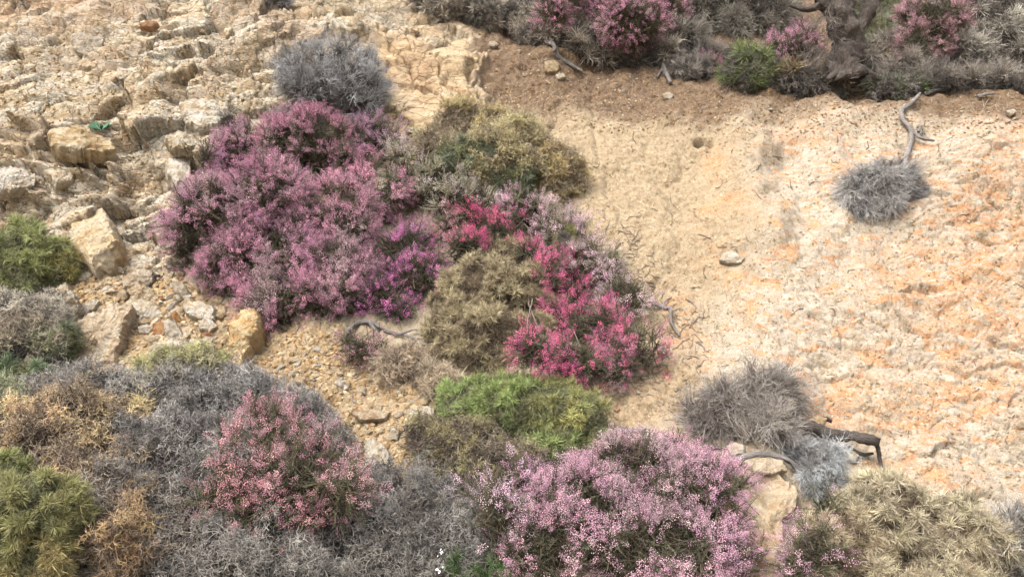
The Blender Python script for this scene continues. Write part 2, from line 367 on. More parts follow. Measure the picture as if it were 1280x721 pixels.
#@@SETTING_END
# ------------------------------------------------------------------ small-geometry builders
class G:
    def __init__(s): s.v = []; s.f = []; s.g = []; s.mi = []
    def add(s, V, Fc, g, mi=0):
        o = len(s.v); s.v += [tuple(p) for p in V]; s.f += [tuple(i+o for i in f) for f in Fc]
        s.g += list(g) if hasattr(g, '__len__') else [g]*len(V); s.mi += [mi]*len(Fc)
    def tube(s, pts, rads, k=3, g=(0, 1), mi=0, closed=False):
        pts = [np.array(p, float) for p in pts]; n = len(pts); V = []; gg = []
        for i, p in enumerate(pts):
            t = pts[min(i+1, n-1)]-pts[max(i-1, 0)]; t = t/(np.linalg.norm(t)+1e-9)
            a = np.cross(t, [.31, .17, .93]); 
            if np.linalg.norm(a) < .1: a = np.cross(t, [1, 0, 0])
            a /= np.linalg.norm(a); b = np.cross(t, a)
            for j in range(k):
                th = 2*math.pi*j/k
                V.append(p+rads[i]*(math.cos(th)*a+math.sin(th)*b)); gg.append(g[0]+(g[1]-g[0])*i/max(1, n-1))
        Fc = [(i*k+j, i*k+(j+1) % k, (i+1)*k+(j+1) % k, (i+1)*k+j) for i in range(n-1) for j in range(k)]
        if closed: Fc += [tuple(range(k))[::-1], tuple((n-1)*k+j for j in range(k))]
        s.add(V, Fc, gg, mi)
    def blade(s, base, tip, side, wdt, bend=(0, 0, 0), g=(0, 1), mi=0):
        base = np.array(base, float); tip = np.array(tip, float); m = (base+tip)/2+np.array(bend); sd = np.array(side, float)*wdt/2
        s.add([base-sd*.7, base+sd*.7, m-sd, m+sd, tip], [(0, 1, 3, 2), (2, 3, 4)], [g[0], g[0], (g[0]+g[1])/2, (g[0]+g[1])/2, g[1]], mi)
    def mesh(s, name, mats, smooth=False):
        me = bpy.data.meshes.new(name); me.from_pydata(s.v, [], s.f)
        a = me.attributes.new('g', 'FLOAT', 'POINT'); a.data.foreach_set('value', np.array(s.g, np.float32))
        for m in mats: me.materials.append(m)
        me.polygons.foreach_set('material_index', np.array(s.mi, np.int32))
        me.polygons.foreach_set('use_smooth', np.full(len(s.f), smooth)); me.update()
        return me
def rdir(up=0.):
    while True:
        v = np.array([random.gauss(0, 1), random.gauss(0, 1), random.gauss(0, 1)]); n = np.linalg.norm(v)
        if n > .01:
            v = v/n; v[2] += up; return v/np.linalg.norm(v)
def perp(t):
    a = np.cross(t, rdir()); return a/(np.linalg.norm(a)+1e-9)
def nrm(v): return v/(np.linalg.norm(v)+1e-9)

# plant materials: colour = two-tone along the sprig, times the tint carried by the shrub
def plantmat(name, c0, c1, vary=.35, rough=.8, noise=None, trans=0):
    m = M(name); g = m.attr('g'); r = m.attr('rnd', True); tint = m.attr('tint', True, False)
    c = m.mix(g, c0, c1); 
    if noise: c = m.mix(m.ramp(m.noise(m.co(), 90, 3), [(.4, 0), (.6, 1)]), c, noise)
    c = m.mix(1, c, tint, 'MULTIPLY')
    hsv = m.n('ShaderNodeHueSaturation'); m.set(hsv.inputs['Color'], c)
    m.set(hsv.inputs['Value'], m.math('MULTIPLY_ADD', r, vary*2, 1-vary)); m.set(hsv.inputs['Hue'], m.math('MULTIPLY_ADD', r, .03, .485))
    m.out(hsv.outputs[0], None, rough)
    if trans:
        tr = m.n('ShaderNodeBsdfTranslucent'); m.set(tr.inputs[0], hsv.outputs[0]); mx = m.n('ShaderNodeMixShader'); mx.inputs[0].default_value = trans
        m.t.links.new(m.b.outputs[0], mx.inputs[1]); m.t.links.new(tr.outputs[0], mx.inputs[2]); m.t.links.new(mx.outputs[0], m.t.nodes['Material Output'].inputs[0])
    return m.m
MT = {
 'petal': plantmat('heather_petals', (.30,.29,.30), (.86,.84,.85), .32, .7, None, .25),
 'needle': plantmat('heather_needles', (.035,.045,.028), (.125,.14,.095), .4, .7),
 'bark': plantmat('thin_bark', (.085,.06,.045), (.13,.10,.08), .4),
 'greytwig': plantmat('dry_grey_twigs', (.13,.115,.10), (.42,.405,.385), .45),
 'blade': plantmat('narrow_leaves', (.30,.30,.30), (.62,.62,.62), .32, .6, None, .2),
}
def petals(seed, n=36, z0=.15, size=.054, spread=.23):
    random.seed(seed); g = G(); bend = (random.uniform(-.15, .15), random.uniform(-.15, .15))
    for i in range(n):
        z = z0+(1-z0)*((i+random.random())/n); th = i*2.4+random.uniform(-.5, .5); rr = spread*(1.15-.55*z)*random.uniform(.3, 1.2)
        c = np.array([math.cos(th)*rr+bend[0]*z*z, math.sin(th)*rr+bend[1]*z*z, z]); dr = nrm(np.array([math.cos(th), math.sin(th), random.uniform(-.5, .6)]))
        a = perp(dr); b = np.cross(dr, a); s_ = size*random.uniform(.65, 1.2)
        V = [c-dr*s_*.6, c+a*s_*.5, c+b*s_*.5, c-a*s_*.5, c-b*s_*.5, c+dr*s_*.9]
        q = random.random()
        g.add(V, [(0,2,1),(0,3,2),(0,4,3),(0,1,4),(5,1,2),(5,2,3),(5,3,4),(5,4,1)], [q*.5, q, q, q, q, min(1, q+.3)])
    return g.mesh('blossom_spray', [MT['petal']])
def needles(seed, n=46, ln=.085):
    random.seed(seed); g = G(); bend = (random.uniform(-.15, .15), random.uniform(-.15, .15))
    g.tube([(bend[0]*z*z, bend[1]*z*z, z) for z in (-.5, 0, .5, 1.)], [.022, .018, .014, .006], 3, mi=1)
    for k in range(2):
        q = rdir(.9); b = np.array([0, 0, random.uniform(-.2, .4)]); g.tube([b, b+q*.25, b+q*.5+np.array([0, 0, .08])], [.013, .01, .004], 3, mi=1)
    for i in range(n):
        z = -.2+1.15*(i+random.random())/n; th = random.uniform(0, 6.28); dr = nrm(np.array([math.cos(th), math.sin(th), random.uniform(.3, 1.2)]))
        c = np.array([bend[0]*z*z, bend[1]*z*z, z]); g.blade(c, c+dr*ln*random.uniform(.8, 1.4), perp(dr), .026, g=(random.random()*.4, random.random()))
    return g.mesh('needle_spray', [MT['needle'], MT['bark']])
def tangle(seed, n=9):
    """interlaced zigzag spines of a spiny burnet cushion"""
    random.seed(seed); g = G()
    def grow(p, dr, L, lev, r):
        pts = [p]; 
        for k in range(3):
            dr = nrm(dr+perp(dr)*random.uniform(.35, .75)); pts.append(pts[-1]+dr*L/3)
            if lev < 3:
                for sg in ((1, -1) if random.random() < .6 else (1,)):
                    q = perp(dr)*sg; grow(pts[-1], nrm(dr*.55+q), L*.58, lev+1, r*.72)
        g.tube(pts, [r, r*.85, r*.7, r*.3], 3, g=(lev/4, min(1, (lev+1.6)/4)))
    for i in range(n):
        random.seed(seed*91+i); dr = rdir(.75); grow(np.array([random.uniform(-.3, .3), random.uniform(-.3, .3), random.uniform(-.25, .15)]), dr, random.uniform(.45, .75), 1, .021)
    return g.mesh('spiny_twigs', [MT['greytwig']])
def broom(seed, n=11):
    """fine straight forking twigs"""
    random.seed(seed); g = G()
    def grow(p, dr, L, lev, r):
        dr = nrm(dr+perp(dr)*.12); m_ = p+dr*L*.5; dr2 = nrm(dr+perp(dr)*.2); e = m_+dr2*L*.5
        g.tube([p, m_, e], [r*.75, r*.6, r*.4], 3, g=(lev/4, min(1, (lev+1)/4)))
        if lev < 3:
            for q in range(2 if random.random() < .75 else 3):
                grow(e if q < 2 else m_, nrm(dr2+perp(dr2)*random.uniform(.3, .6)), L*random.uniform(.55, .85), lev+1, r*.65)
    for i in range(n):
        a = rdir(1.3); a[2] = abs(a[2]); grow(np.array([0, 0, -.15])+rdir()*.08, a, random.uniform(.3, .5), 1, .016)
    return g.mesh('fine_twigs', [MT['greytwig']])
def rosette(seed, n=28, wd=.034, up=.75, stem=.5):
    random.seed(seed); g = G()
    g.tube([(0, 0, -stem), (0.02, 0, -stem/2), (0, 0, .05)], [.02, .018, .014], 3, g=(0, 0))
    for i in range(n):
        dr = rdir(up); 
        if dr[2] < -.1: dr[2] *= -.5
        L = random.uniform(.45, .95); b = np.array([0, 0, random.uniform(-.3, .1)]); side = nrm(np.cross(dr, [random.uniform(-.4, .4), random.uniform(-.4, .4), 1]))
        g.blade(b, b+dr*L, side, wd*random.uniform(.7, 1.3), bend=np.array([0, 0, random.uniform(-.03, .08)]), g=(random.random()*.3, random.uniform(.5, 1)))
    return g.mesh('leaf_rosette', [MT['blade']])
def grassy(seed, n=26):
    random.seed(seed); g = G()
    for i in range(n):
        b = np.array([random.uniform(-.15, .15), random.uniform(-.15, .15), -.05]); dr = rdir(1.6); dr[2] = abs(dr[2]); L = random.uniform(.5, 1.1)
        side = perp(dr); m1 = b+dr*L*.5; drp = nrm(dr+np.array([dr[0], dr[1], -.7])*random.uniform(.2, .9)); tip = m1+drp*L*.5
        w_ = side*.016; g.add([b-w_, b+w_, m1-w_, m1+w_, tip], [(0,1,3,2), (2,3,4)], [0, 0, .5, .5, random.uniform(.6, 1)])
    return g.mesh('grass_blades', [MT['blade']])
def spinyleaf(seed, n=12):
    """loose yellowish spiny shoots with short side spines"""
    random.seed(seed); g = G()
    for i in range(n):
        dr = rdir(.8); p = np.array([0, 0, -.1])+rdir()*.12; L = random.uniform(.4, .8); pts = [p]
        for k in range(4):
            dr = nrm(dr+perp(dr)*.35); pts.append(pts[-1]+dr*L/4)
            for q in range(3):
                e = nrm(dr*.5+perp(dr)); g.blade(pts[-1], pts[-1]+e*random.uniform(.09, .2), perp(e), .022, g=(.2, random.uniform(.5, 1)))
        g.tube(pts, [.016, .014, .012, .01, .004], 3, g=(.1, .8))
    return g.mesh('spiny_shoots', [MT['blade']])
def whiteflower(seed, n=7):
    random.seed(seed); g = G()
    for i in range(n):
        c = np.array([random.uniform(-.4, .4), random.uniform(-.4, .4), random.uniform(.6, .95)])
        for k in range(5):
            th = k*1.2566; dr = np.array([math.cos(th), math.sin(th), .25]); g.blade(c, c+dr*.11, [-math.sin(th), math.cos(th), 0], .08, g=(1, 1))
    return g.mesh('white_flowers', [MT['petal']])

TEMPL = {
 'petals': [petals(i) for i in range(5)],
 'needles': [needles(i+20) for i in range(5)],
 'tangle': [tangle(i+40) for i in range(6)],
 'broom': [broom(i+60) for i in range(6)],
 'rosette': [rosette(i+80) for i in range(6)],
 'fineros': [rosette(i+95, 26, .038, .9, .4) for i in range(6)],
 'grass': [grassy(i+110) for i in range(5)],
 'spiny': [spinyleaf(i+130) for i in range(6)],
 'white': [whiteflower(i+150) for i in range(2)],
}
def stone_mesh(seed, sub=2, planes=11, name='stone', flat=(1, .8, .6), mat=None, fine=0.):
    import bmesh
    bm = bmesh.new(); bmesh.ops.create_icosphere(bm, subdivisions=sub, radius=1)
    V = np.array([v.co[:] for v in bm.verts]); r = np.random.default_rng(seed)
    for k in range(planes):
        n = r.normal(size=3); n /= np.linalg.norm(n); dd = r.uniform(.45, .78)
        e = np.maximum(0, V@n-dd); V = V-e[:, None]*n[None]
    if fine:
        o = seed*3.1
        nn = V/np.linalg.norm(V, axis=1, keepdims=True)
        V = V+nn*(fine*(fbm2(V[:, 0]*2+o, V[:, 1]*2+V[:, 2]*1.7, 4, seed)))[:, None]
        bed = V[:, 2]*7+fbm2(V[:, 0]*2, V[:, 1]*2+o, 3, seed+4)*1.5; V = V+nn*(fine*.5*(np.abs(bed-np.round(bed))-.25))[:, None]
    V = V*np.array(flat)
    for v, c in zip(bm.verts, V): v.co = c
    me = bpy.data.meshes.new(name); bm.to_mesh(me); bm.free()
    if mat: me.materials.append(mat)
    return me
def gravelmat():
    m = M('gravel_chips'); r = m.attr('rnd', True); tint = m.attr('tint', True, False)
    c = m.ramp(r, [(0, SA(172,144,108)), (.25, SA(192,166,128)), (.55, SA(208,186,150)), (.85, SA(226,212,184)), (1, SA(208,164,120))])
    c = m.mix(1, c, tint, 'MULTIPLY')
    return m.out(c, m.bump(m.noise(m.co(), 3, 6, .7), .6, .3), .95)
MT['gravel'] = gravelmat()
TEMPL['gravel'] = [stone_mesh(i+500, 1, 7, 'chip', (1, .8, .45), MT['gravel']) for i in range(6)]

SRC = {}
for k, ms in TEMPL.items():
    SRC[k] = []
    for me in ms: SRC[k].append(bpy.data.objects.new('spray_'+k, me))    # never linked to the scene
def make_group(kind):
    ng = bpy.data.node_groups.new('grow_'+kind, 'GeometryNodeTree')
    ng.interface.new_socket('Geometry', in_out='INPUT', socket_type='NodeSocketGeometry'); ng.interface.new_socket('Geometry', in_out='OUTPUT', socket_type='NodeSocketGeometry')
    n = ng.nodes; L = ng.links; gi = n.new('NodeGroupInput'); go = n.new('NodeGroupOutput')
    j = n.new('GeometryNodeGeometryToInstance')
    for o in reversed(SRC[kind]):
        oi = n.new('GeometryNodeObjectInfo'); oi.inputs['Object'].default_value = o; L.new(oi.outputs['Geometry'], j.inputs[0])
        try: oi.inputs['As Instance'].default_value = False
        except Exception: pass
    def at(name, typ):
        a = n.new('GeometryNodeInputNamedAttribute'); a.data_type = typ; a.inputs[0].default_value = name; return a.outputs[0]
    # one geometry-to-instance per source, joined
    n.remove(j); jn = n.new('GeometryNodeJoinGeometry')
    for oi in [x for x in n if x.bl_idname == 'GeometryNodeObjectInfo']:
        g2 = n.new('GeometryNodeGeometryToInstance'); L.new(oi.outputs['Geometry'], g2.inputs[0]); L.new(g2.outputs[0], jn.inputs[0])
    ip = n.new('GeometryNodeInstanceOnPoints'); e2r = n.new('FunctionNodeEulerToRotation')
    L.new(gi.outputs[0], ip.inputs['Points']); L.new(jn.outputs[0], ip.inputs['Instance']); ip.inputs['Pick Instance'].default_value = True
    L.new(at('var', 'INT'), ip.inputs['Instance Index']); L.new(at('rot', 'FLOAT_VECTOR'), e2r.inputs[0]); L.new(e2r.outputs[0], ip.inputs['Rotation'])
    L.new(at('scl', 'FLOAT'), ip.inputs['Scale']); L.new(ip.outputs[0], go.inputs[0])
    return ng
GRP = {k: make_group(k) for k in TEMPL}
def scatter(name, kind, pts, dirs, scl, tint, parent, origin, label=None, props=None, rnd=None):
    n = len(pts)
    if n == 0: return None
    me = bpy.data.meshes.new(name); me.vertices.add(n)
    P_ = np.asarray(pts, np.float32)-np.asarray(origin, np.float32)[None]; me.vertices.foreach_set('co', P_.ravel())
    # Z axis -> dir with random spin
    D_ = np.asarray(dirs, float); D_ /= np.linalg.norm(D_, axis=1, keepdims=True)
    a = np.cross(D_, np.tile([[.3, .9, .1]], (n, 1))); a /= np.linalg.norm(a, axis=1, keepdims=True)+1e-9; b = np.cross(D_, a)
    sp = rng.uniform(0, 2*np.pi, n)[:, None]; x = a*np.cos(sp)+b*np.sin(sp); y = np.cross(D_, x)
    ey = np.arcsin(np.clip(-x[:, 2], -1, 1)); ex = np.arctan2(y[:, 2], D_[:, 2]); ez = np.arctan2(x[:, 1], x[:, 0])
    for nm, typ, val in (('rot', 'FLOAT_VECTOR', np.stack([ex, ey, ez], -1)), ('tint', 'FLOAT_VECTOR', np.asarray(tint))):
        at = me.attributes.new(nm, typ, 'POINT'); at.data.foreach_set('vector', np.asarray(val, np.float32).ravel())
    at = me.attributes.new('scl', 'FLOAT', 'POINT'); at.data.foreach_set('value', np.asarray(scl, np.float32))
    at = me.attributes.new('rnd', 'FLOAT', 'POINT'); at.data.foreach_set('value', (rng.random(n) if rnd is None else rnd).astype(np.float32))
    at = me.attributes.new('var', 'INT', 'POINT'); at.data.foreach_set('value', rng.integers(0, len(TEMPL[kind]), n).astype(np.int32))
    me.update(); o = link(name, me, parent); o['kind'] = 'stuff'
    if label: o['label'] = label
    for k, v in (props or {}).items(): o[k] = v
    md = o.modifiers.new('grow', 'NODES'); md.node_group = GRP[kind]
    for mt in TEMPL[kind][0].materials: me.materials.append(mt)
    return o

# ------------------------------------------------------------------ shrubs
def shrub(name, label, cat, blobs, layers, clump=.085, lift=.35, group=None, depth=.75, stems=8, core=None, dens=1., seed=0, shag=.5, droop=0., stemcol=(1, 1, 1), stemr=.007):
    """blobs: (px, py, rx, ry[, tint]) in photograph pixels, stood on the ground where they are;
       layers: list of (part name, template, per-clump count, size, inner, outer, tint, spread)"""
    global rng
    rng = np.random.default_rng(seed+len(label)*7+int(blobs[0][0])); R = rng
    E = []
    for bl in blobs:
        px, py, rx, ry = bl[:4]; c, k = lifted(px, py, (bl[5] if len(bl) > 5 else lift)*min(rx, ry))
        rr_ = np.array([rx*k, min(rx, ry)*k*depth, ry*k]); rr_ = np.maximum(rr_-.62*clump, rr_*.42)
        E.append((np.array(c), rr_, np.array(bl[4]) if len(bl) > 4 else np.ones(3)))
    base = hit(blobs[0][0], blobs[0][1]+blobs[0][3]*.55)[0]
    root = thing(name, label, cat, base, group)
    C_, N_, K_ = [], [], []
    for i, (c, r, tn) in enumerate(E):
        area = 4*math.pi*((r[0]*r[1])**1.6/3+(r[0]*r[2])**1.6/3+(r[1]*r[2])**1.6/3)**(1/1.6)
        n = int(dens*area/(clump*clump*1.5))+3
        for q in range(n):
            dv = R.normal(size=3); dv /= np.linalg.norm(dv)
            p = c+dv*r*R.uniform(.86, 1.04); nn = dv/r; nn /= np.linalg.norm(nn)
            p = p+nn*clump*shag*1.5*float(noise2(np.array([p[0]*5]), np.array([p[2]*5+p[1]*3]), seed+3)[0])
            if any(j != i and np.sum(((p-E[j][0])/E[j][1])**2) < .62 for j in range(len(E))): continue
            if above(Vector(p)) < -.01: continue
            C_.append(p); N_.append(nn); K_.append(i)
    nsurf = len(C_)
    for i, (c, r, tn) in enumerate(E):          # the woody, leafless inside of the bush
        for q in range(int(dens*r[0]*r[2]*9/(clump*clump))+2):
            dv = R.normal(size=3); dv /= np.linalg.norm(dv); p = c+dv*r*R.uniform(.3, .8)
            if above(Vector(p)) < -.02: continue
            C_.append(p); N_.append(dv); K_.append(i)
    C_ = np.array(C_); N_ = np.array(N_)
    cr = R.uniform(.6, 1.45, len(C_))*clump; ct = R.uniform(.82, 1.16, (len(C_), 1))*np.ones((1, 3))
    # stems from the base to some clumps
    g = G(); sel = R.choice(nsurf, min(stems*4, nsurf), replace=False)
    for q in sel:
        e = C_[q]-N_[q]*cr[q]*.2; b0 = np.array(base)+R.normal(size=3)*[.04, .03, .01]; m_ = (b0+e)/2+R.normal(size=3)*.03-np.array([0, 0, .02])
        pts = [b0-np.array(base), (b0*.6+m_*.4)-np.array(base)+R.normal(size=3)*.012, m_-np.array(base), (m_*.5+e*.5)-np.array(base)+R.normal(size=3)*.012, e-np.array(base)]
        g.tube(pts, [stemr, stemr*.85, stemr*.65, stemr*.45, stemr*.25], 4, g=(0, 1))
    sm = M('stem_bark'); cc = sm.mix(sm.attr('g'), tuple(a*b for a, b in zip((.10,.078,.06), stemcol)), tuple(a*b for a, b in zip((.17,.14,.12), stemcol)))
    sm.out(sm.mix(sm.noise(sm.co((1,1,.2)), 90, 4), sm.mix(.5, cc, (.03,.02,.015)), cc), None, .9)
    link('stems', g.mesh('stems', [sm.m], True), root)
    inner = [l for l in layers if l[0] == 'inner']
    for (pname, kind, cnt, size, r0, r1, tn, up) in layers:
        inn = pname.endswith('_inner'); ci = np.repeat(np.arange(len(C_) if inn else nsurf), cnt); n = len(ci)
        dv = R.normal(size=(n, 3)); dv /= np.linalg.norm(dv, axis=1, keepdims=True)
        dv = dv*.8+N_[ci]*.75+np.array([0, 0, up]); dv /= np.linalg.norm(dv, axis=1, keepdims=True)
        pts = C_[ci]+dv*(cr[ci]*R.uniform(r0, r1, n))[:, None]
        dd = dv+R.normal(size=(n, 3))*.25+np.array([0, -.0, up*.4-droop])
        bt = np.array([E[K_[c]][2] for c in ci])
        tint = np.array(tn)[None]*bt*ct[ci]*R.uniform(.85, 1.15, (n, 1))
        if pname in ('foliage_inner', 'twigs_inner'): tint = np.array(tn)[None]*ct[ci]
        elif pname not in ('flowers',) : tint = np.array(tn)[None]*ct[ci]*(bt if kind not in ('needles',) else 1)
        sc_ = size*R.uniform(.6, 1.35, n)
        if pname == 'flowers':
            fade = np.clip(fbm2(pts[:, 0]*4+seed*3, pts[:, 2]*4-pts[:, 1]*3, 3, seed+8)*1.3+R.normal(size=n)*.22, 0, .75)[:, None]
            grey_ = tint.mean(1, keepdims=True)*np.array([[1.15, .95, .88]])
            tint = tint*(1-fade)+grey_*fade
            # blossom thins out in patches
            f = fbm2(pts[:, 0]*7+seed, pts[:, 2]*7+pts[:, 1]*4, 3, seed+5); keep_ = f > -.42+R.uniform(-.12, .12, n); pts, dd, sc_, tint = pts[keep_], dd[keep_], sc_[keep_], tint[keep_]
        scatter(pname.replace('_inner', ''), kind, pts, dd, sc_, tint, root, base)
    return root
def heather(label, blobs, col, fol=(1, 1, 1), nf=17, nn=12, size=.055, clump=.07, seed=1, group='heather bushes in bloom', ratio=1., **kw):
    return shrub('heather_bush', label, 'heather', blobs, [
        ('flowers', 'petals', int(nf*ratio), size, .35, 1.0, col, .25),
        ('foliage', 'needles', nn, size*1.05, .1, .95, fol, .25),
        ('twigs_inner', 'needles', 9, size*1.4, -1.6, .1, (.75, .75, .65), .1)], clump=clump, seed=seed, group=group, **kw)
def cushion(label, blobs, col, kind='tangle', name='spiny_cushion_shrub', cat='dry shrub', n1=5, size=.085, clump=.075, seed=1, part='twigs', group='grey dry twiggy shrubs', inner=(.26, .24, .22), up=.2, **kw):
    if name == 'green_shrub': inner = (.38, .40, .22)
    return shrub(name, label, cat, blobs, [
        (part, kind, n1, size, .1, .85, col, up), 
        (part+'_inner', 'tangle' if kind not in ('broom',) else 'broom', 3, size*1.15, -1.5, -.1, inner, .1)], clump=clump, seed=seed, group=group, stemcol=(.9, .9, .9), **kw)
GREY = (1., 1., 1.03)
#@@PLANTS
# middle group
cushion('grey dome of fine bare twigs on the rock face above the purple heather', [(415,105,62,50),(385,120,34,34),(448,120,32,36)], (.70,.72,.75), 'broom', 'twig_dome_shrub', 'dry shrub', n1=5, size=.11, clump=.08, seed=3, lift=.5)
PUR = (.86,.43,.58)
heather('large mauve purple heather bush spilling down beside the rock face', [
    (385,185,62,42,(1,.95,.95)), (300,195,42,38,(1,.9,1.02)), (262,285,58,58,(1.05,1.12,1.12)), (330,255,62,60,(1.0,1.0,1.02)), (350,330,62,60,(.97,1,1.02)), (305,335,56,46), (260,320,44,34), (355,385,50,42,(1,.97,.97)), (410,375,50,36,(1.02,1,1)),
    (420,275,52,48,(1.05,1.1,1.05)), (470,175,36,32,(.85,1.0,1.02)), (425,345,48,48,(.95,1,1)), (460,240,52,36,(1.15,1.15,1.12)), (255,185,14,26,(.9,.8,1.05)), (375,150,28,18,(1.0,.85,.95))], PUR, (1.1,1.05,1.0), seed=11, stems=14, ratio=1.25)
cushion('yellow tan spiny shrub with dark green heart behind the heathers', [(585,165,56,34,(1.1,1.0,.85)),(640,200,64,52,(1,.95,.85)),(695,218,36,38,(1.1,.97,.8)),(545,190,34,30,(.95,.9,.85))], (.80,.72,.46), 'spiny', 'spiny_shrub', 'thorny shrub', n1=9, size=.085, clump=.07, seed=4, part='foliage', group=None, inner=(.6,.5,.36))
cushion('dark green leafy shrub in the heart of the yellow spiny shrub', [(600,200,48,30),(640,222,36,26),(565,195,30,24)], (.27,.31,.20), 'fineros', 'green_shrub', 'shrub', n1=9, size=.055, clump=.06, seed=5, part='foliage', group=None, lift=1.0)
heather('faded grey green heather past flowering between purple bush and yellow shrub', [(545,235,50,32),(500,210,28,24),(585,255,44,24),(620,265,30,16)], (.85,.74,.70), (3.2,3.3,3.1), nf=8, nn=20, seed=12, lift=.6)
heather('bright magenta purple heather low in front of a dark hollow', [(500,330,44,40),(470,375,40,28),(530,350,34,38),(495,385,34,20),(520,300,30,26)], (.92,.30,.66), (.8,.85,.8), seed=13, ratio=.95, nf=12)
heather('hot pink heather sprays above the tan dry cushion', [(585,310,30,22),(625,290,30,22),(600,275,22,14),(558,285,14,26),(545,330,14,24)], (1.02,.20,.44), (.9,.95,.8), seed=14, lift=.9, ratio=1.1)
heather('pale lilac heather along the right flank of the flowering mound', [(660,265,36,26),(712,300,38,28,(1,.95,1.05)),(745,335,42,34),(780,370,34,30,(1.05,1.1,1.05)),(690,280,26,22),(720,350,34,28,(.9,.9,.9))], (1.0,.66,.80), (2.0,2.1,1.8), nf=14, nn=15, seed=15, lift=.6)
heather('deep pink heather at the lower right corner of the flowering mound', [(662,318,22,20,(1,1,1),1.6),(684,346,26,24,(1,1,1),1.6),(655,300,16,14),(705,395,32,26),(745,410,38,30),(785,438,40,32),(715,450,42,32,(1,1,1),.9),(690,340,24,28),(668,438,30,30,(1,1,1),2.2),(760,460,40,22),(715,375,26,26),(690,365,22,20)], (.98,.24,.46), (.9,.95,.8), seed=16, lift=.6, ratio=1.0, nf=17)
cushion('tan dry needle leaved cushion shrub between pink heathers', [(610,370,72,52),(620,420,84,42),(640,325,36,30),(570,400,44,38),(680,385,30,30),(590,445,60,24)], (.72,.60,.37), 'fineros', 'needle_cushion_shrub', 'dry shrub', n1=13, size=.046, clump=.055, seed=6, part='foliage', group='tan dry needle leaved shrubs', inner=(.45,.36,.25))
cushion('small yellow green tuft poking out of the lilac heather', [(707,303,18,16)], (.50,.47,.20), 'fineros', 'leafy_tuft', 'small plant', n1=12, size=.05, clump=.04, seed=7, part='foliage', group=None, lift=2.0, stems=2)
heather('small young heather on bare soil left of the dry grass', [(445,435,26,18),(470,440,18,14)], (.95,.55,.62), (1.4,1.5,1.1), nf=12, nn=12, seed=17, lift=.7, stems=3)
cushion('wispy grey dry grass under the tan cushion', [(510,455,22,22),(545,474,30,14),(490,462,18,16)], (.80,.68,.50), 'grass', 'dry_grass_tuft', 'grass tuft', inner=(.75,.6,.45), n1=8, size=.075, clump=.06, seed=8, part='blades', group=None, stems=3)
# left edge
cushion('green and yellow needle leaved bush at the left edge beside pale rocks', [(20,325,58,40),(62,335,36,28,(1.25,1.05,1.0)),(5,345,44,30),(35,308,34,24)], (.52,.55,.22), 'rosette', 'green_shrub', 'shrub', n1=12, size=.06, clump=.06, seed=21, part='foliage', group='green needle leaved shrubs')
cushion('grey brown twiggy bush at the left edge under the green bush', [(25,405,46,34,(1,1,1)),(62,392,20,22),(10,430,40,30,(1,.95,.85)),(48,435,28,24,(.9,.9,.8))], (.86,.80,.68), 'tangle', seed=22, n1=6)
cushion('grey green bushy tuft at the left edge beside the large slab', [(70,430,26,22,(1,1,1)),(20,475,36,22,(.9,1.1,1))], (.36,.40,.25), 'fineros', 'green_shrub', 'shrub', n1=11, size=.055, clump=.055, seed=23, part='foliage', group='green needle leaved shrubs')
cushion('pale olive spiny bush at the left edge above the lower green bush', [(5,550,38,46),(0,510,32,32),(20,575,26,26)], (.58,.58,.36), 'spiny', 'spiny_shrub', 'thorny shrub', n1=11, size=.07, clump=.06, seed=24, part='foliage', group=None, lift=1.3)
# lower left big cushion
cushion('huge grey spiny cushion shrub filling the lower left foreground', [(150,534,130,60),(270,528,120,54,(.95,.97,1.02)),(370,556,64,46),(200,610,130,80,(.9,.9,.92)),(330,640,130,80,(.85,.86,.86)),(120,680,120,70,(.9,.85,.8)),(260,720,160,60,(.9,.9,.9)),(60,520,50,40)], (.57,.55,.52), 'tangle', seed=25, n1=4, size=.088, clump=.075, stems=16)
cushion('golden orange spiny shoots growing through the grey cushion', [(90,510,34,22),(60,545,28,22,(1,.95,.95)),(110,545,30,20),(80,585,30,22,(.9,.85,.8)),(150,525,26,16,(1,1,1)),(165,575,26,18,(1,.95,.9)),(110,610,30,22,(.95,.86,.8)),(135,655,30,22,(.72,.66,.62)),(160,690,24,18,(.7,.62,.58)),(195,525,24,13,(.9,.95,.9)),(230,530,18,11,(.9,.9,.9)),(175,620,22,16,(1,.9,.85)),(95,660,24,16,(.9,.85,.8)),(60,500,20,12)], (1.2,.95,.58), 'tangle', 'spiny_shrub', 'thorny shrub', n1=3, size=.08, clump=.06, seed=26, part='foliage', group=None, lift=3.7, dens=.8, shag=1.2, inner=(.5,.4,.3))
cushion('yellow green fresh growth on the crest of the grey cushion', [(235,452,50,20),(200,462,26,14)], (.80,.76,.38), 'spiny', 'spiny_shrub', 'thorny shrub', inner=(.65,.6,.4), n1=10, size=.06, clump=.05, seed=27, part='foliage', group=None, lift=2.2)
cushion('green bush with straw coloured lower leaves in the bottom left corner', [(35,645,62,50,(1,1,1)),(20,695,62,42,(1.4,1.2,1.3)),(75,670,32,36,(1.25,1.12,1.1)),(5,620,44,38,(.9,1,.9)),(50,610,34,22,(.9,1,.9))], (.50,.48,.21), 'fineros', 'green_shrub', 'shrub', n1=20, size=.043, clump=.05, seed=28, part='foliage', group='green needle leaved shrubs', lift=2.1, dens=1.3)
heather('dusty rose heather rising out of the grey spiny cushion', [(345,562,72,46,(1.05,1.05,1.1)),(302,602,60,48),(380,602,66,48,(1,.95,1)),(350,638,58,38,(.9,.85,.9)),(415,590,34,42,(1,1.1,1.15)),(284,570,32,32),(340,526,30,22)], (.82,.44,.47), (1.05,1.1,.8), nf=11, nn=11, seed=29, lift=2.0, ratio=1.3, shag=.7)
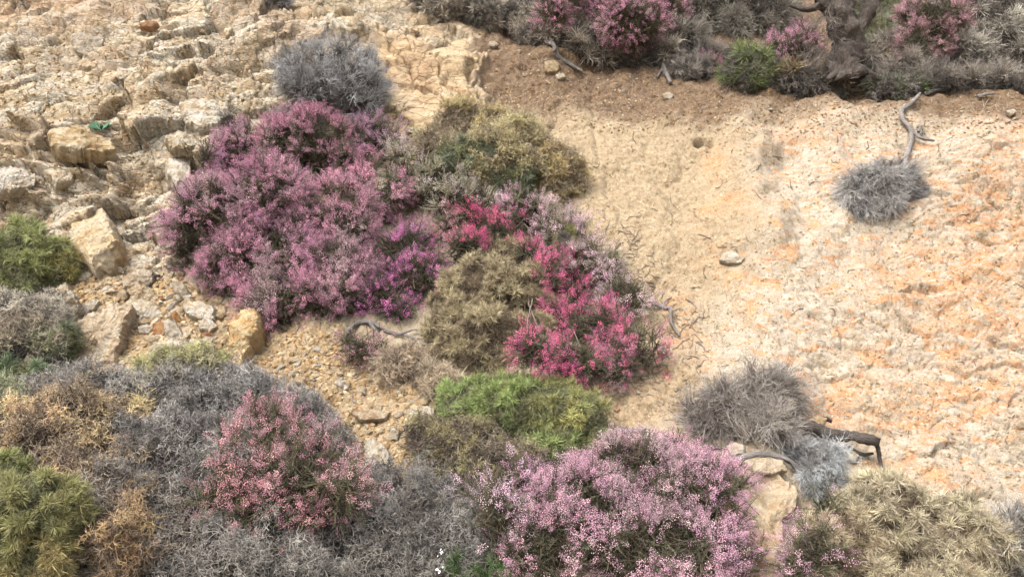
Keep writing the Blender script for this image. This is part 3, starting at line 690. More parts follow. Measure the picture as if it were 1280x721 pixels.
cushion('dark grey spiny cushion between the rose heather and the large pink heather', [(500,655,84,56),(545,690,70,50,(.92,.92,.92)),(450,700,70,50,(.95,.93,.9)),(480,622,40,24),(570,640,40,40,(.8,.8,.8))], (.50,.49,.47), 'tangle', seed=30, n1=4, size=.088)
# lower centre
cushion('rounded bright green needle bush in front of the tan cushion', [(650,510,64,38,(.9,1,.9)),(610,510,62,36,(.9,1,.9)),(680,512,70,38,(1.12,1.0,1.0)),(725,530,38,34,(1.25,1.05,1.05)),(650,490,66,20,(1.1,1.0,.9)),(575,500,30,26,(.9,1,.9)),(700,555,50,22,(.9,.95,.9))], (.52,.58,.23), 'fineros', 'green_shrub', 'shrub', n1=15, size=.050, clump=.055, seed=31, part='foliage', group='green needle leaved shrubs', lift=.7, dens=1.5)
cushion('olive yellow spiny shrub skirting the bright green needle bush', [(570,560,54,36),(620,580,64,34),(560,600,36,24),(670,590,44,24),(535,545,26,26)], (.58,.50,.27), 'spiny', 'spiny_shrub', 'thorny shrub', n1=8, size=.075, clump=.065, seed=32, part='foliage', group=None, lift=.7, inner=(.3,.25,.2))
heather('large pale pink heather mound at the bottom centre', [(790,612,84,58),(868,642,70,64,(1,.97,1)),(725,645,80,54,(1,1,1)),(815,695,110,58),(685,685,72,54,(1,.97,.97)),(822,575,60,32,(1.05,1,1)),(750,595,48,28),(893,692,50,52,(.92,.9,.95)),(675,618,40,34,(.98,.95,.98)),(858,604,40,36),(648,650,36,36)], (.86,.52,.64), (1,1,.9), seed=33, stems=14, lift=.5, ratio=1.15)
heather('near white pink heather sprays at the left of the pale mound', [(620,640,36,34),(600,620,24,28),(640,600,26,16)], (1.05,.74,.90), (1.1,1.1,.9), nf=12, nn=12, seed=34, lift=2.2, shag=.5)
shrub('white_flowered_herb', 'low green herb with tiny white flowers at the foot of the pale heather', 'small plant', [(600,712,46,24),(640,700,26,22)], [
    ('foliage','fineros',12,.05,0,.8,(.16,.26,.09),.2), ('flowers','white',1,.03,.9,1.1,(1.2,1.2,1.2),.3)], clump=.06, seed=35, lift=1.2)
# lower right
cushion('dead grey twiggy bush leaning over the broken log', [(935,505,58,34),(900,520,44,30),(965,490,34,28),(950,535,46,26),(880,520,30,20)], (.60,.56,.53), 'broom', 'dead_bush', 'dead shrub', n1=4, size=.13, clump=.08, seed=41, up=.1, shag=.7, inner=(.6,.55,.5))
cushion('blue grey tuft of wispy twigs below the broken log', [(1020,588,30,30),(1008,572,20,18),(1038,602,20,18)], (.80,.86,.90), 'broom', 'dead_bush', 'dead shrub', n1=7, size=.08, clump=.05, seed=42, up=.1, inner=(.5,.5,.5), droop=.5)
cushion('large tan dry needle leaved shrub in the lower right corner', [(1120,668,84,64),(1180,688,78,58),(1062,692,56,50,(.92,.88,.85)),(1100,630,54,34),(1215,715,56,40,(1,1,1)),(1130,735,110,40)], (.84,.73,.50), 'rosette', 'needle_cushion_shrub', 'dry shrub', n1=17, size=.050, clump=.055, seed=43, part='foliage', group='tan dry needle leaved shrubs', inner=(.45,.36,.25))
heather('sparse leggy heather between the pale boulder and the tan shrub', [(1020,690,28,42),(1035,640,20,26),(1000,715,26,20)], (.92,.55,.70), (1.2,1.3,1), nf=9, nn=9, seed=44, shag=.6, lift=1.6)
cushion('grey bare twig shrub cut by the lower right corner', [(1275,690,34,46),(1250,715,34,26)], (.8,.78,.76), 'broom', 'dead_bush', 'dead shrub', n1=5, size=.1, clump=.07, seed=45)
cushion('grey brush of hanging dead twigs on the bare slope below the root', [(1090,236,32,30),(1112,228,30,24),(1142,240,16,13),(1076,252,14,18)], (.80,.80,.80), 'broom', 'dead_bush', 'dead shrub', n1=7, size=.11, clump=.06, seed=46, lift=.3, inner=(.5,.5,.5), droop=.9, up=-.3)
# top edge
DG = dict(stems=5)
cushion('grey tan needle shrub at the top edge over the ochre rock', [(570,5,56,30),(610,20,44,22),(530,-5,40,22),(640,5,40,26)], (.78,.68,.53), 'rosette', 'needle_cushion_shrub', 'dry shrub', n1=10, size=.085, clump=.08, seed=51, part='foliage', group='tan dry needle leaved shrubs', **DG)
cushion('brown dry shrub hanging over the bank between two pink heathers', [(690,40,40,26),(740,60,36,22),(660,20,40,24),(720,10,50,40),(800,70,44,20)], (.74,.64,.52), 'grass', 'dry_grass_tuft', 'dry shrub', n1=9, size=.11, clump=.08, seed=52, part='foliage', group=None, **DG)
heather('narrow pink heather at the top edge above the exposed root', [(690,12,22,24),(705,-5,30,20)], (.95,.46,.64), (1.1,1,.9), seed=53, nf=13, lift=2.4, **DG)
heather('pink heather hanging over the bank at the top centre', [(790,25,44,34),(760,5,36,26),(820,5,36,30),(800,50,26,14)], (.98,.50,.68), (1.1,1,.9), seed=54, nf=14, lift=2.0, **DG)
cushion('dark brown twiggy thicket at the top edge right of the pink heather', [(915,15,60,36),(870,10,40,40),(955,5,30,30),(890,-20,70,30),(850,50,30,24)], (.58,.55,.48), 'broom', 'dead_bush', 'dead shrub', n1=9, size=.16, clump=.10, seed=55, inner=(.25,.22,.2), **DG)
cushion('low grey twigs at the lip of the bank beside the green grass', [(860,90,24,18),(880,75,20,16)], (.6,.56,.52), 'broom', 'dead_bush', 'dead shrub', n1=5, size=.09, clump=.06, seed=56, **DG)
heather('tiny pink heather sprig at the lip left of the green grass', [(885,80,16,9)], (.92,.42,.58), (1.2,1,.9), seed=57, nf=12, stems=2, clump=.045, lift=1)
cushion('green grass tuft hanging over the lip of the bank', [(935,95,26,26),(925,75,22,14)], (.34,.42,.15), 'grass', 'grass_tuft', 'grass tuft', n1=9, size=.11, clump=.06, seed=58, part='blades', group=None, stems=2, droop=.3)
heather('loose pink heather between green grass and the dark trunk', [(985,65,34,20),(1010,55,24,22),(960,72,20,14)], (.95,.50,.68), (1,1.1,.9), seed=59, nf=13, lift=1.3, **DG)
cushion('dry straw grass at the foot of the dark trunk', [(1020,105,40,14),(1070,100,36,16),(1090,80,30,20)], (.50,.40,.24), 'grass', 'dry_grass_tuft', 'grass tuft', n1=8, size=.12, clump=.07, seed=60, part='blades', group=None, stems=2, droop=.2)
cushion('small green grass tuft above the forked root', [(1118,112,34,12)], (.26,.34,.13), 'grass', 'grass_tuft', 'grass tuft', n1=9, size=.10, clump=.06, seed=61, part='blades', group=None, stems=2)
cushion('dark green bush behind the trunk at the top right', [(1115,15,42,44),(1100,45,24,30),(1140,-5,50,36)], (.40,.48,.28), 'fineros', 'green_shrub', 'shrub', n1=9, size=.085, clump=.09, seed=62, part='foliage', group=None, **DG)
heather('mauve heather in front of the grey thicket at the top right', [(1165,30,36,34),(1185,0,40,26),(1145,60,20,22)], (.88,.50,.58), (1.2,1.1,.95), seed=63, nf=13, lift=2.2, **DG)
cushion('big grey tan thicket of dry twigs at the top right corner', [(1225,45,70,56),(1180,70,44,34),(1260,70,50,36),(1245,0,70,44),(1300,60,50,50)], (.88,.82,.70), 'grass', 'dead_bush', 'dead shrub', n1=8, size=.12, clump=.10, seed=64, inner=(.3,.27,.24), **DG)
cushion('low dark twig litter under the thicket at the top right', [(1150,90,40,16),(1200,100,44,12),(1250,105,44,12),(1120,75,30,20)], (.68,.62,.55), 'broom', 'dead_bush', 'dead shrub', n1=6, size=.12, clump=.08, seed=65, **DG)
cushion('small grey twig tuft on top of the rock face at the upper edge', [(347,0,14,10)], (.55,.55,.58), 'broom', 'dead_bush', 'dead shrub', n1=6, size=.07, clump=.045, seed=66, stems=2)
cushion('thin dark sprig growing from the rock left of the purple heather', [(285,150,12,18)], (.45,.42,.36), 'broom', 'dead_bush', 'dead shrub', n1=4, size=.06, clump=.05, seed=67, stems=2, dens=.6)
#@@DETAILS
# ------------------------------------------------------------------ roots, logs, trunk
def woodmat(name, a, b, c):
    m = M(name); co = m.co((1, 1, 1)); g = m.attr('along'); r = m.attr('around')
    cb = m.n('ShaderNodeCombineXYZ'); m.set(cb.inputs[0], m.math('MULTIPLY', r, 6)); m.set(cb.inputs[1], m.math('MULTIPLY', g, 12))
    st = m.noise(cb.outputs[0], 3, 8, .7, .5); col = m.ramp(st, [(.3, a), (.5, b), (.68, c)])
    col = m.mix(m.ramp(m.noise(co, 12, 4), [(.45, 0), (.7, .5)]), col, a)
    return m.out(col, m.bump(st, 1, .01), .9)
WOOD_G = woodmat('weathered_grey_wood', (.06,.05,.043), (.19,.17,.155), (.34,.315,.29))
WOOD_D = woodmat('dark_old_wood', (.024,.019,.016), (.062,.050,.042), (.125,.108,.095))
def limb_mesh(paths, mat, name, org, k=9, seed=0, knob=.4):
    V, Fc, al, ar = [], [], [], []
    for pi, (pts, r0, r1) in enumerate(paths):
        pts = np.array(pts, float); n = 8*(len(pts)-1)+1; tt = np.linspace(0, len(pts)-1, n)
        C = np.stack([_hermite(np.arange(len(pts), dtype=float), pts[:, q], tt) for q in range(3)], -1)
        Tn = np.gradient(C, axis=0); Tn /= np.linalg.norm(Tn, axis=1, keepdims=True)
        a = np.cross(Tn, [0.2, .95, .25]); a /= np.linalg.norm(a, axis=1, keepdims=True); b = np.cross(Tn, a); o = len(V)
        L = np.concatenate([[0], np.cumsum(np.linalg.norm(np.diff(C, axis=0), axis=1))])
        for i in range(n):
            R_ = r0+(r1-r0)*i/(n-1)
            for j in range(k):
                th = 2*math.pi*j/k; tw = th+i*.12
                rr = R_*(1+knob*float(noise2(np.array([math.cos(th)*1.3+seed+pi]), np.array([i*.35+math.sin(th)*1.3]), seed)[0])+.16*math.sin(3*tw))
                V.append(C[i]+rr*(math.cos(th)*a[i]+math.sin(th)*b[i])-np.array(org)); al.append(L[i]); ar.append(abs(j/k-.5)*2)
        Fc += [(o+i*k+j, o+i*k+(j+1) % k, o+(i+1)*k+(j+1) % k, o+(i+1)*k+j) for i in range(n-1) for j in range(k)]
        c0 = len(V); V += [C[0]-np.array(org), C[-1]-np.array(org)]; al += [0, L[-1]]; ar += [0, 0]
        for j in range(k):
            Fc.append((c0, c0, o+(j+1) % k, o+j)); Fc.append((c0+1, c0+1, o+(n-1)*k+j, o+(n-1)*k+(j+1) % k))
    tri = [f if f[0] != f[1] else f[1:] for f in Fc]
    me = bpy.data.meshes.new(name); me.from_pydata([tuple(v) for v in V], [], tri); me.materials.append(mat)
    for nm, v in (('along', al), ('around', ar)):
        at = me.attributes.new(nm, 'FLOAT', 'POINT'); at.data.foreach_set('value', np.array(v, np.float32))
    me.polygons.foreach_set('use_smooth', np.ones(len(tri), bool)); me.update(); return me
def path3(pp, lift=3, lifts=None):
    out = []
    for i, (x, y) in enumerate(pp):
        p, k = lifted(x, y, (lifts[i] if lifts else lift)); out.append(tuple(p))
    return out
def root(name, label, cat, segs, mat=None, lift=3, seed=0, knob=.45):
    """segs: (points, r0 px, r1 px[, lifts])"""
    base = hit(*segs[0][0][0])[0]; k = (base-CAM).length/F
    t = thing(name, label, cat, base)
    for i, s_ in enumerate(segs):
        ps = path3(s_[0], lift, s_[3] if len(s_) > 3 else None)
        link('stem' if i == 0 else 'branch', limb_mesh([(ps, s_[1]*k, s_[2]*k)], mat or WOOD_G, name, base, 9, seed+i, knob), t)
    return t
root('exposed_root', 'silvery exposed root snaking down the brown soil from the top bushes', 'root', [([(632,28),(650,36),(668,46),(690,55),(698,70),(715,82),(728,90)],3.2,1.6), ([(645,33),(662,38),(672,37)],2.2,1.2), ([(668,36),(676,50),(690,56)],2.2,1.6), ([(690,50),(694,62),(690,64)],2,1)], seed=1)
root('exposed_root', 'grey forked root standing above the hanging brush of twigs', 'root', [([(1150,118),(1138,130),(1127,138),(1130,152),(1139,162),(1138,180),(1132,200),(1133,218)],2.1,2.4), ([(1139,162),(1150,172),(1168,176)],2,1), ([(1148,165),(1152,158),(1156,168)],1.6,.8), ([(1134,195),(1124,202),(1118,204)],2,1)], seed=2, lift=5)
root('exposed_root', 'pale curved root on the lip of the bank below the dark trunk', 'root', [([(1052,98),(1068,103),(1082,108),(1092,118),(1096,128)],4,1.8), ([(1060,100),(1050,108),(1040,110)],2,1)], seed=3)
root('fallen_branch', 'thin pale stick lying right of the small green grass tuft', 'stick', [([(1155,118),(1170,113),(1185,111),(1200,110)],2.2,1.2)], seed=4)
root('fallen_branch', 'short pale stick on brown soil under the big thicket', 'stick', [([(1222,121),(1232,118),(1243,117)],1.8,1)], seed=5)
root('exposed_root', 'stubby grey root stump on the lip left of the small heather', 'root', [([(826,70),(829,82),(833,92),(838,104)],3.4,1.8), ([(845,52),(858,60),(866,72)],2.4,1.2), ([(829,84),(822,96)],1.8,1)], seed=6)
root('exposed_root', 'dark root crossing the rim left of the hanging green grass', 'root', [([(852,55),(866,66),(872,78)],3,1.5),([(905,72),(918,84),(922,92)],3.5,2)], WOOD_D, seed=7)
root('fallen_branch', 'pale gnarled branch on the soil under the magenta heather', 'branch', [([(428,425),(436,412),(447,404),(462,402),(474,408),(490,416),(512,420),(530,432)],3.2,1.4), ([(462,402),(470,414),(476,424)],2.4,1.1), ([(500,418),(520,412),(545,420)],1.6,.8), ([(500,440),(520,424),(540,428)],1.2,.6)], seed=8, lift=3)
root('exposed_root', 'crooked grey root at the right foot of the flowering mound', 'root', [([(815,378),(828,384),(838,386),(838,398),(843,410),(850,420)],2.8,1.4), ([(828,384),(832,376),(840,372)],1.6,.8)], seed=9)
root('broken_log', 'dark brown broken log sticking out of the slope beside the dead bush', 'log', [([(985,528),(1012,532),(1038,543),(1066,545),(1097,552)],7,5.5,[8,14,18,20,22]), ([(1094,552),(1099,568),(1102,585)],3,1.6,[18,12,6]), ([(1020,532),(1032,524),(1040,526)],3.5,2,[10,14,14]), ([(1060,560),(1080,568),(1092,566)],2.6,1.4,[4,4,6])], WOOD_D, seed=10, knob=.5)
root('fallen_branch', 'twisted grey branch lying over the pale boulder', 'branch', [([(908,592),(916,578),(935,570),(958,567),(985,575),(1000,590),(1015,604),(1032,622)],5.5,1.2,[10,10,10,10,9,8,6,5]), ([(880,560),(900,558),(915,560)],2,1)], seed=11)
root('fallen_branch', 'thin dark stick on the scree right of the green needle bush', 'stick', [([(768,534),(788,538),(812,537)],3.6,2.2)], seed=12)
root('fallen_branch', 'small dark curved twig on the scree near the purple heather', 'twig', [([(178,352),(188,346),(200,344)],2.2,1.2),([(184,360),(190,352)],1.6,1)], WOOD_D, seed=13)
# trunk at the top
base, bk = lifted(1060, 92, 22)
tt = thing('gnarled_tree', 'dark gnarled trunk with fibrous bark at the top edge of the bank', 'tree', base)
tb = [Vector(base)+Vector(v)*bk for v in [(0,0,-8),(-4,2,14),(2,3,34),(-6,0,58),(-10,0,90),(-4,4,130)]]
link('trunk', limb_mesh([([tuple(v) for v in tb], 19*bk, 13*bk)], WOOD_D, 'trunk', base, 16, 31, .35), tt)
for q, (pp, r0, r1) in enumerate([([(-2,2,30),(14,-2,55),(26,-4,80),(30,0,120)],9,5), ([(-6,0,50),(-24,-4,70),(-40,-8,86),(-60,-10,110)],8,4), ([(0,0,8),(14,-6,2),(30,-10,-8)],7,2), ([(-4,0,4),(-16,-8,-2),(-28,-12,-10)],6,2), ([(-30,-5,76),(-50,-10,68),(-70,-12,72)],4,2)]):
    link('branch', limb_mesh([([tuple(Vector(base)+Vector(v)*bk) for v in pp], r0*bk, r1*bk)], WOOD_D, 'branch', base, 10, 33+q, .45), tt)
# the mass of hanging dead shoots round the trunk
R = np.random.default_rng(5); n = 46
pp = np.array(base)+R.normal(size=(n, 3))*[20*bk, 8*bk, 34*bk]+np.array([-6, -4, 62])*bk
scatter('shoots', 'broom', pp, R.normal(size=(n, 3))*.4+[0, -.3, -.6], R.uniform(.09, .2, n), np.tile([.42, .37, .34], (n, 1)), tt, base)

# ------------------------------------------------------------------ stones
def stonemat(name, cols, streak=None):
    m = M(name); co = m.co(); n1 = m.noise(co, 2.2, 8, .65, .5); n2 = m.noise(co, 11, 8, .7)
    oi = m.n('ShaderNodeObjectInfo'); off = m.n('ShaderNodeVectorMath', operation='ADD'); m.set(off.inputs[0], co)
    vm = m.n('ShaderNodeVectorMath', operation='SCALE'); cb = m.n('ShaderNodeCombineXYZ'); m.set(cb.inputs[0], oi.outputs['Random']); m.set(cb.inputs[1], oi.outputs['Random']); m.set(vm.inputs[0], cb.outputs[0]); vm.inputs['Scale'].default_value = 37
    m.set(off.inputs[1], vm.outputs[0]); n1 = m.noise(off.outputs[0], 1.6, 8, .65, .6); n2 = m.noise(off.outputs[0], 9, 8, .72)
    c = m.ramp(n1, [(.3, cols[0]), (.44, cols[1]), (.56, cols[2])])
    if streak: c = m.mix(m.ramp(n2, [(.5, 0), (.68, .7)]), c, streak)
    hs = m.n('ShaderNodeHueSaturation'); m.set(hs.inputs['Color'], c); hs.inputs['Hue'].default_value = .493; m.set(hs.inputs['Value'], m.math('MULTIPLY_ADD', oi.outputs['Random'], .25, 1.12)); m.set(hs.inputs['Saturation'], m.math('MULTIPLY_ADD', oi.outputs['Random'], -.3, 1.12))
    return m.out(hs.outputs[0], m.bump(n2, .8, .10, m.bump(m.noise(off.outputs[0], 40, 4, .7), .5, .03)), .92)
ST = {'tan': stonemat('tan_stone', (SA(174,146,106), SA(204,180,140), SA(222,206,174)), SA(196,156,106)),
      'pale': stonemat('pale_stone', (SA(190,166,126), SA(222,206,174), SA(236,228,210)), SA(200,165,110)),
      'grey': stonemat('grey_stone', (SA(156,140,116), SA(190,176,150), SA(216,204,182)), SA(170,140,100)),
      'ochre': stonemat('ochre_stone', (SA(184,150,104), SA(214,188,140), SA(228,212,178)), SA(232,220,196)),
      'gold': stonemat('golden_stone', (SA(190,140,70), SA(218,176,104), SA(226,200,146)), SA(228,214,184)),
      'rust': stonemat('rust_stone', (SA(158,104,66), SA(190,136,88), SA(212,172,124)), SA(220,180,130))}
def outline_rock(pts, th, mat, label, name='rock', seed=0, top=.35, lift=0., dish=0., cat='rock', group=None):
    """rock whose silhouette follows its own corner points: front facets, thick body bedded in the slope"""
    pts = np.array(pts, float); cpx = pts.mean(0); c, k = lifted(cpx[0], cpx[1], lift+2)
    nh = sum((hit(cpx[0]+(x-cpx[0])*q, cpx[1]+(y-cpx[1])*q)[1] for x, y in pts for q in (.5, 1, 1.4)), Vector((0, -2, 2)));  nh.normalize(); zax = nrm(np.array(nh)*.9+np.array([.1, -1, .2])*.4); th *= .62; lift = min(lift, 20); vd = -np.array(ray(*cpx))
    while np.dot(zax, vd) < .55: zax = nrm(zax+vd*.2)
   
    c = np.array(c); R = np.random.default_rng(seed)
    # corner points placed on the plane through c with normal zax
    W3 = []
    for (x, y) in pts:
        dd = np.array(ray(x, y)); o = np.array(CAM); W3.append(o+dd*(np.dot(c-o, zax)/np.dot(dd, zax)))
    W3 = np.array(W3); xa = nrm(np.cross([0, 0, 1.], zax)); ya = np.cross(zax, xa)
    L2 = np.stack([(W3-c)@xa, (W3-c)@ya], -1); size = np.abs(L2).max()
    nA = 96; th_ = np.linspace(-math.pi, math.pi, nA, endpoint=False); rad = np.zeros(nA); n = len(L2)
    for i, a in enumerate(th_):
        dx, dy = math.cos(a), math.sin(a); best = 0
        for q in range(n):
            p = L2[q]; e = L2[(q+1) % n]-p; den = dx*e[1]-dy*e[0]
            if abs(den) < 1e-12: continue
            t = (p[0]*e[1]-p[1]*e[0])/den; u = (p[0]*dy-p[1]*dx)/den
            if t > 0 and -1e-6 <= u <= 1+1e-6: best = max(best, t)
        rad[i] = best or size*.5
    rad *= 1+.03*R.normal(size=nA)
    rings = [(0,0),(.08,0),(.16,0),(.25,0),(.34,0),(.43,0),(.52,0),(.6,0),(.68,0),(.76,0),(.83,0),(.89,0),(.95,0),(1,-.1),(1.03,-.25),(1.05,-.42),(1.06,-.6),(1.07,-.8),(1.08,-1.05),(1.08,-1.4),(1.05,-2.)]
    pl = [(R.normal()*.17, R.normal()*.17, R.uniform(.25, .6)) for _ in range(9)]
    V = []; H = th*k
    for (fr, dz_) in rings:
        for i in range(nA if fr > 0 else 1):
            x = rad[i]*fr*math.cos(th_[i]); y = rad[i]*fr*math.sin(th_[i])
            h = min(a*x/H*.9+b*y/H*.9+cc for a, b, cc in pl)
            h = max(h, -.35)*H*(top/.35) if dz_ == 0 else None
            if dz_ == 0: z = h*(1-max(0, (fr-.86))*2.2)
            else: z = prevz[i]*.5+dz_*H
            V.append([x, y, z])
            if fr == .95:
                if i == 0: prevz = []
                prevz.append(z)
    V = np.array(V); f = fbm2(V[:, 0]/size*3+seed, V[:, 1]/size*3+V[:, 2]/size*3, 5, seed); V[:, 2] += f*H*.22+.05*H*fbm2(V[:, 0]/size*13, V[:, 1]/size*13, 3, seed+9)
    f2 = fbm2(V[:, 2]/size*5+seed*2, V[:, 0]/size*4-V[:, 1]/size*3, 4, seed+3); V[:, :2] *= (1+.06*f2)[:, None]
    Fc = [(0, 1+i, 1+(i+1) % nA) for i in range(nA)]
    for r_ in range(len(rings)-2):
        o = 1+r_*nA; Fc += [(o+i, o+nA+i, o+nA+(i+1) % nA, o+(i+1) % nA) for i in range(nA)]
    Wd = V[:, :1]*xa+V[:, 1:2]*ya+V[:, 2:3]*zax
    sz = size; me = bpy.data.meshes.new(name); me.from_pydata([tuple(v/sz) for v in Wd], [], Fc); me.materials.append(ST[mat])
    me.polygons.foreach_set('use_smooth', np.zeros(len(Fc), bool)); me.update()
    o = link(name, me, None, label=label, category=cat); o.location = c; o.scale = (sz, sz, sz)
    if group: o['group'] = group
    return o
outline_rock([(92,262),(110,252),(126,258),(140,280),(145,300),(132,318),(112,326),(92,312),(86,292)], 30, 'ochre', 'tall rounded cream and ochre boulder set against the rock face above the scree', seed=1, lift=13)
outline_rock([(152,372),(164,380),(156,398),(150,426),(142,450),(116,458),(94,464),(86,444),(90,424),(84,404),(108,394),(132,382)], 30, 'tan', 'large tilted tan slab beside the grey bush at the left', seed=2, lift=13, top=.3)
outline_rock([(303,384),(318,384),(324,394),(322,412),(312,430),(302,448),(294,462),(282,440),(288,420),(284,404)], 34, 'gold', 'golden upright slab at the foot of the purple heather', seed=3, lift=20)
outline_rock([(66,362),(82,354),(92,366),(100,384),(88,396),(70,394),(60,380)], 20, 'pale', 'pale angular rock with a white edge beside the left edge bushes', seed=4, lift=10)
outline_rock([(100,384),(116,374),(124,376),(118,386),(104,394)], 8, 'pale', 'flat pale slab tilted against the large tan slab', seed=5, lift=4)
outline_rock([(158,360),(172,354),(190,360),(196,372),(184,380),(166,378)], 14, 'tan', 'rounded tan stone above the long cream stone on the scree', seed=6, lift=6)
outline_rock([(158,378),(175,373),(192,378),(202,390),(190,396),(164,394)], 12, 'pale', 'long cream stone with a white top on the scree', seed=7, lift=4)
outline_rock([(228,378),(250,376),(268,384),(266,398),(250,398),(232,390)], 9, 'pale', 'flat whitish slab on the scree left of the golden upright slab', seed=8, lift=6)
outline_rock([(152,346),(172,334),(192,338),(190,352),(168,358),(154,356)], 14, 'tan', 'brownish wedge shaped rock at the top of the scree', seed=9, lift=3)
outline_rock([(214,352),(226,350),(236,364),(240,374),(228,372),(218,364)], 8, 'grey', 'grey leaning stone close under the purple heather', seed=10, lift=3)
outline_rock([(190,404),(200,400),(206,410),(204,424),(192,422)], 8, 'rust', 'rusty orange stone in the middle of the scree', seed=11, lift=3)
outline_rock([(204,400),(216,398),(226,414),(228,424),(212,426),(206,420)], 9, 'grey', 'dark flecked grey stone touching the rusty stone', seed=12, lift=3)
outline_rock([(172,408),(184,404),(192,410),(186,416),(174,416)], 7, 'pale', 'small white topped stone left of the rusty stone', seed=13, lift=3)
outline_rock([(248,400),(262,396),(272,408),(262,414),(250,410)], 7, 'pale', 'small angular pale stone below the flat whitish slab', seed=14, lift=3)
outline_rock([(264,408),(278,402),(284,412),(278,422),(268,420)], 7, 'tan', 'blocky tan stone against the golden upright slab', seed=15, lift=3)
outline_rock([(186,432),(206,424),(232,424),(248,432),(244,446),(200,450),(186,444)], 10, 'pale', 'broad pale rock half hidden behind the grey cushion crest', seed=16, lift=6)
outline_rock([(62,160),(78,159),(108,163),(140,172),(142,184),(118,186),(92,186),(66,178)], 16, 'ochre', 'wide overhanging ochre ledge block below the small green seedling', seed=17, lift=6)
outline_rock([(56,210),(70,211),(92,216),(90,224),(70,228)], 9, 'ochre', 'orange brown block in the bedded ledges at the left', seed=18, lift=3)
outline_rock([(0,208),(22,208),(44,216),(42,230),(14,236),(-6,234)], 12, 'pale', 'rounded cream ledge block at the left edge', seed=19, lift=4)
outline_rock([(88,40),(106,40),(128,46),(130,58),(110,68),(94,62)], 12, 'grey', 'pale grey block high on the rock face', seed=20, lift=4)
outline_rock([(206,170),(222,162),(240,166),(248,178),(238,184),(214,182)], 12, 'pale', 'white topped block on the rock face left of the heather', seed=21, lift=4)
outline_rock([(208,196),(226,190),(238,200),(236,218),(222,224),(210,214)], 12, 'pale', 'pale squarish block just left of the purple heather', seed=22, lift=4)
outline_rock([(225,126),(252,122),(282,128),(288,140),(270,154),(248,156),(232,144)], 16, 'pale', 'large cream block on the rock face above the purple heather', seed=23, lift=5)
outline_rock([(455,549),(466,547),(480,556),(490,574),(488,579),(462,579),(456,572)], 10, 'pale', 'white triangular cracked stone on the scree by the grey cushion', seed=24, lift=4)
outline_rock([(508,514),(524,506),(542,508),(540,520),(522,528),(510,524)], 9, 'pale', 'whitish flat stone left of the green needle bush', seed=25, lift=3)
outline_rock([(488,534),(494,532),(500,540),(496,549),(488,546)], 6, 'pale', 'small upright white stone right of the triangular stone', seed=26, lift=3)
outline_rock([(440,514),(462,510),(486,514),(480,522),(452,524)], 6, 'tan', 'thin flat tan slab on the scree above the triangular stone', seed=27, lift=6)
outline_rock([(900,640),(918,600),(934,588),(962,584),(990,600),(1000,614),(992,636),(978,650),(980,680),(984,724),(966,760),(930,760),(905,700)], 42, 'tan', 'pale tan boulder face between pink heather and blue grey twigs', seed=28, lift=6)
outline_rock([(932,574),(950,570),(978,574),(984,586),(966,592),(944,590)], 12, 'tan', 'flat capped stone on top of the pale boulder under the branch', seed=29, lift=14)
outline_rock([(908,556),(918,552),(930,556),(930,566),(914,568)], 8, 'pale', 'yellowish stone under the dead grey bush', seed=30, lift=10)
outline_rock([(912,596),(922,590),(930,594),(924,600),(914,600)], 5, 'pale', 'little white stone at the left end of the twisted branch', seed=31, lift=14)
outline_rock([(1058,566),(1066,562),(1074,568),(1070,576),(1060,574)], 6, 'ochre', 'golden stone lodged under the broken log', seed=32, lift=4)
outline_rock([(1010,526),(1022,518),(1034,522),(1030,530),(1016,532)], 7, 'tan', 'small tan stone resting on the broken log', seed=33, lift=16)
outline_rock([(902,316),(914,312),(930,322),(926,328),(908,328),(900,324)], 9, 'pale', 'pale pointed stone sticking out of the sandy slope', seed=34, lift=4)
outline_rock([(681,76),(692,74),(700,80),(696,88),(682,88)], 7, 'ochre', 'yellow stone beside the exposed root at the top', seed=35, lift=3)
outline_rock([(694,94),(704,91),(707,96),(698,99)], 4, 'pale', 'small pale stone just below the yellow stone', seed=36, lift=2)
outline_rock([(829,117),(836,115),(842,119),(838,123),(830,122)], 4, 'pale', 'white pebble on brown soil under the lip', seed=37, lift=2)
outline_rock([(612,52),(618,51),(623,55),(618,58),(613,57)], 4, 'pale', 'light pebble at the left end of the brown soil', seed=38, lift=2)
outline_rock([(1258,138),(1268,136),(1271,140),(1264,143)], 3, 'pale', 'white pebble on the brown soil at the right edge', seed=39, lift=2)
outline_rock([(175,28),(192,25),(198,29),(190,33),(176,32)], 6, 'rust', 'small pinkish brown slab perched high on the rock face', seed=40, lift=3)
outline_rock([(416,406),(430,402),(440,420),(430,438),(412,436),(404,420)], 18, 'tan', 'tan rock hump under the edge of the purple heather', seed=41, lift=2)
outline_rock([(905,380),(946,0+378),(942,392),(920,394)], 5, 'ochre', 'orange weathered knob in the sandy slope below the pale stone', seed=42, lift=1) if False else None
outline_rock([(508,160),(520,158),(526,162),(518,166),(509,165)], 5, 'pale', 'flat light chip in the rusty rubble beside the twig dome', seed=43, lift=3)
outline_rock([(822,434),(829,432),(834,437),(830,442),(823,440)], 4, 'grey', 'blue grey pebble at the right foot of the deep pink heather', seed=44, lift=2)

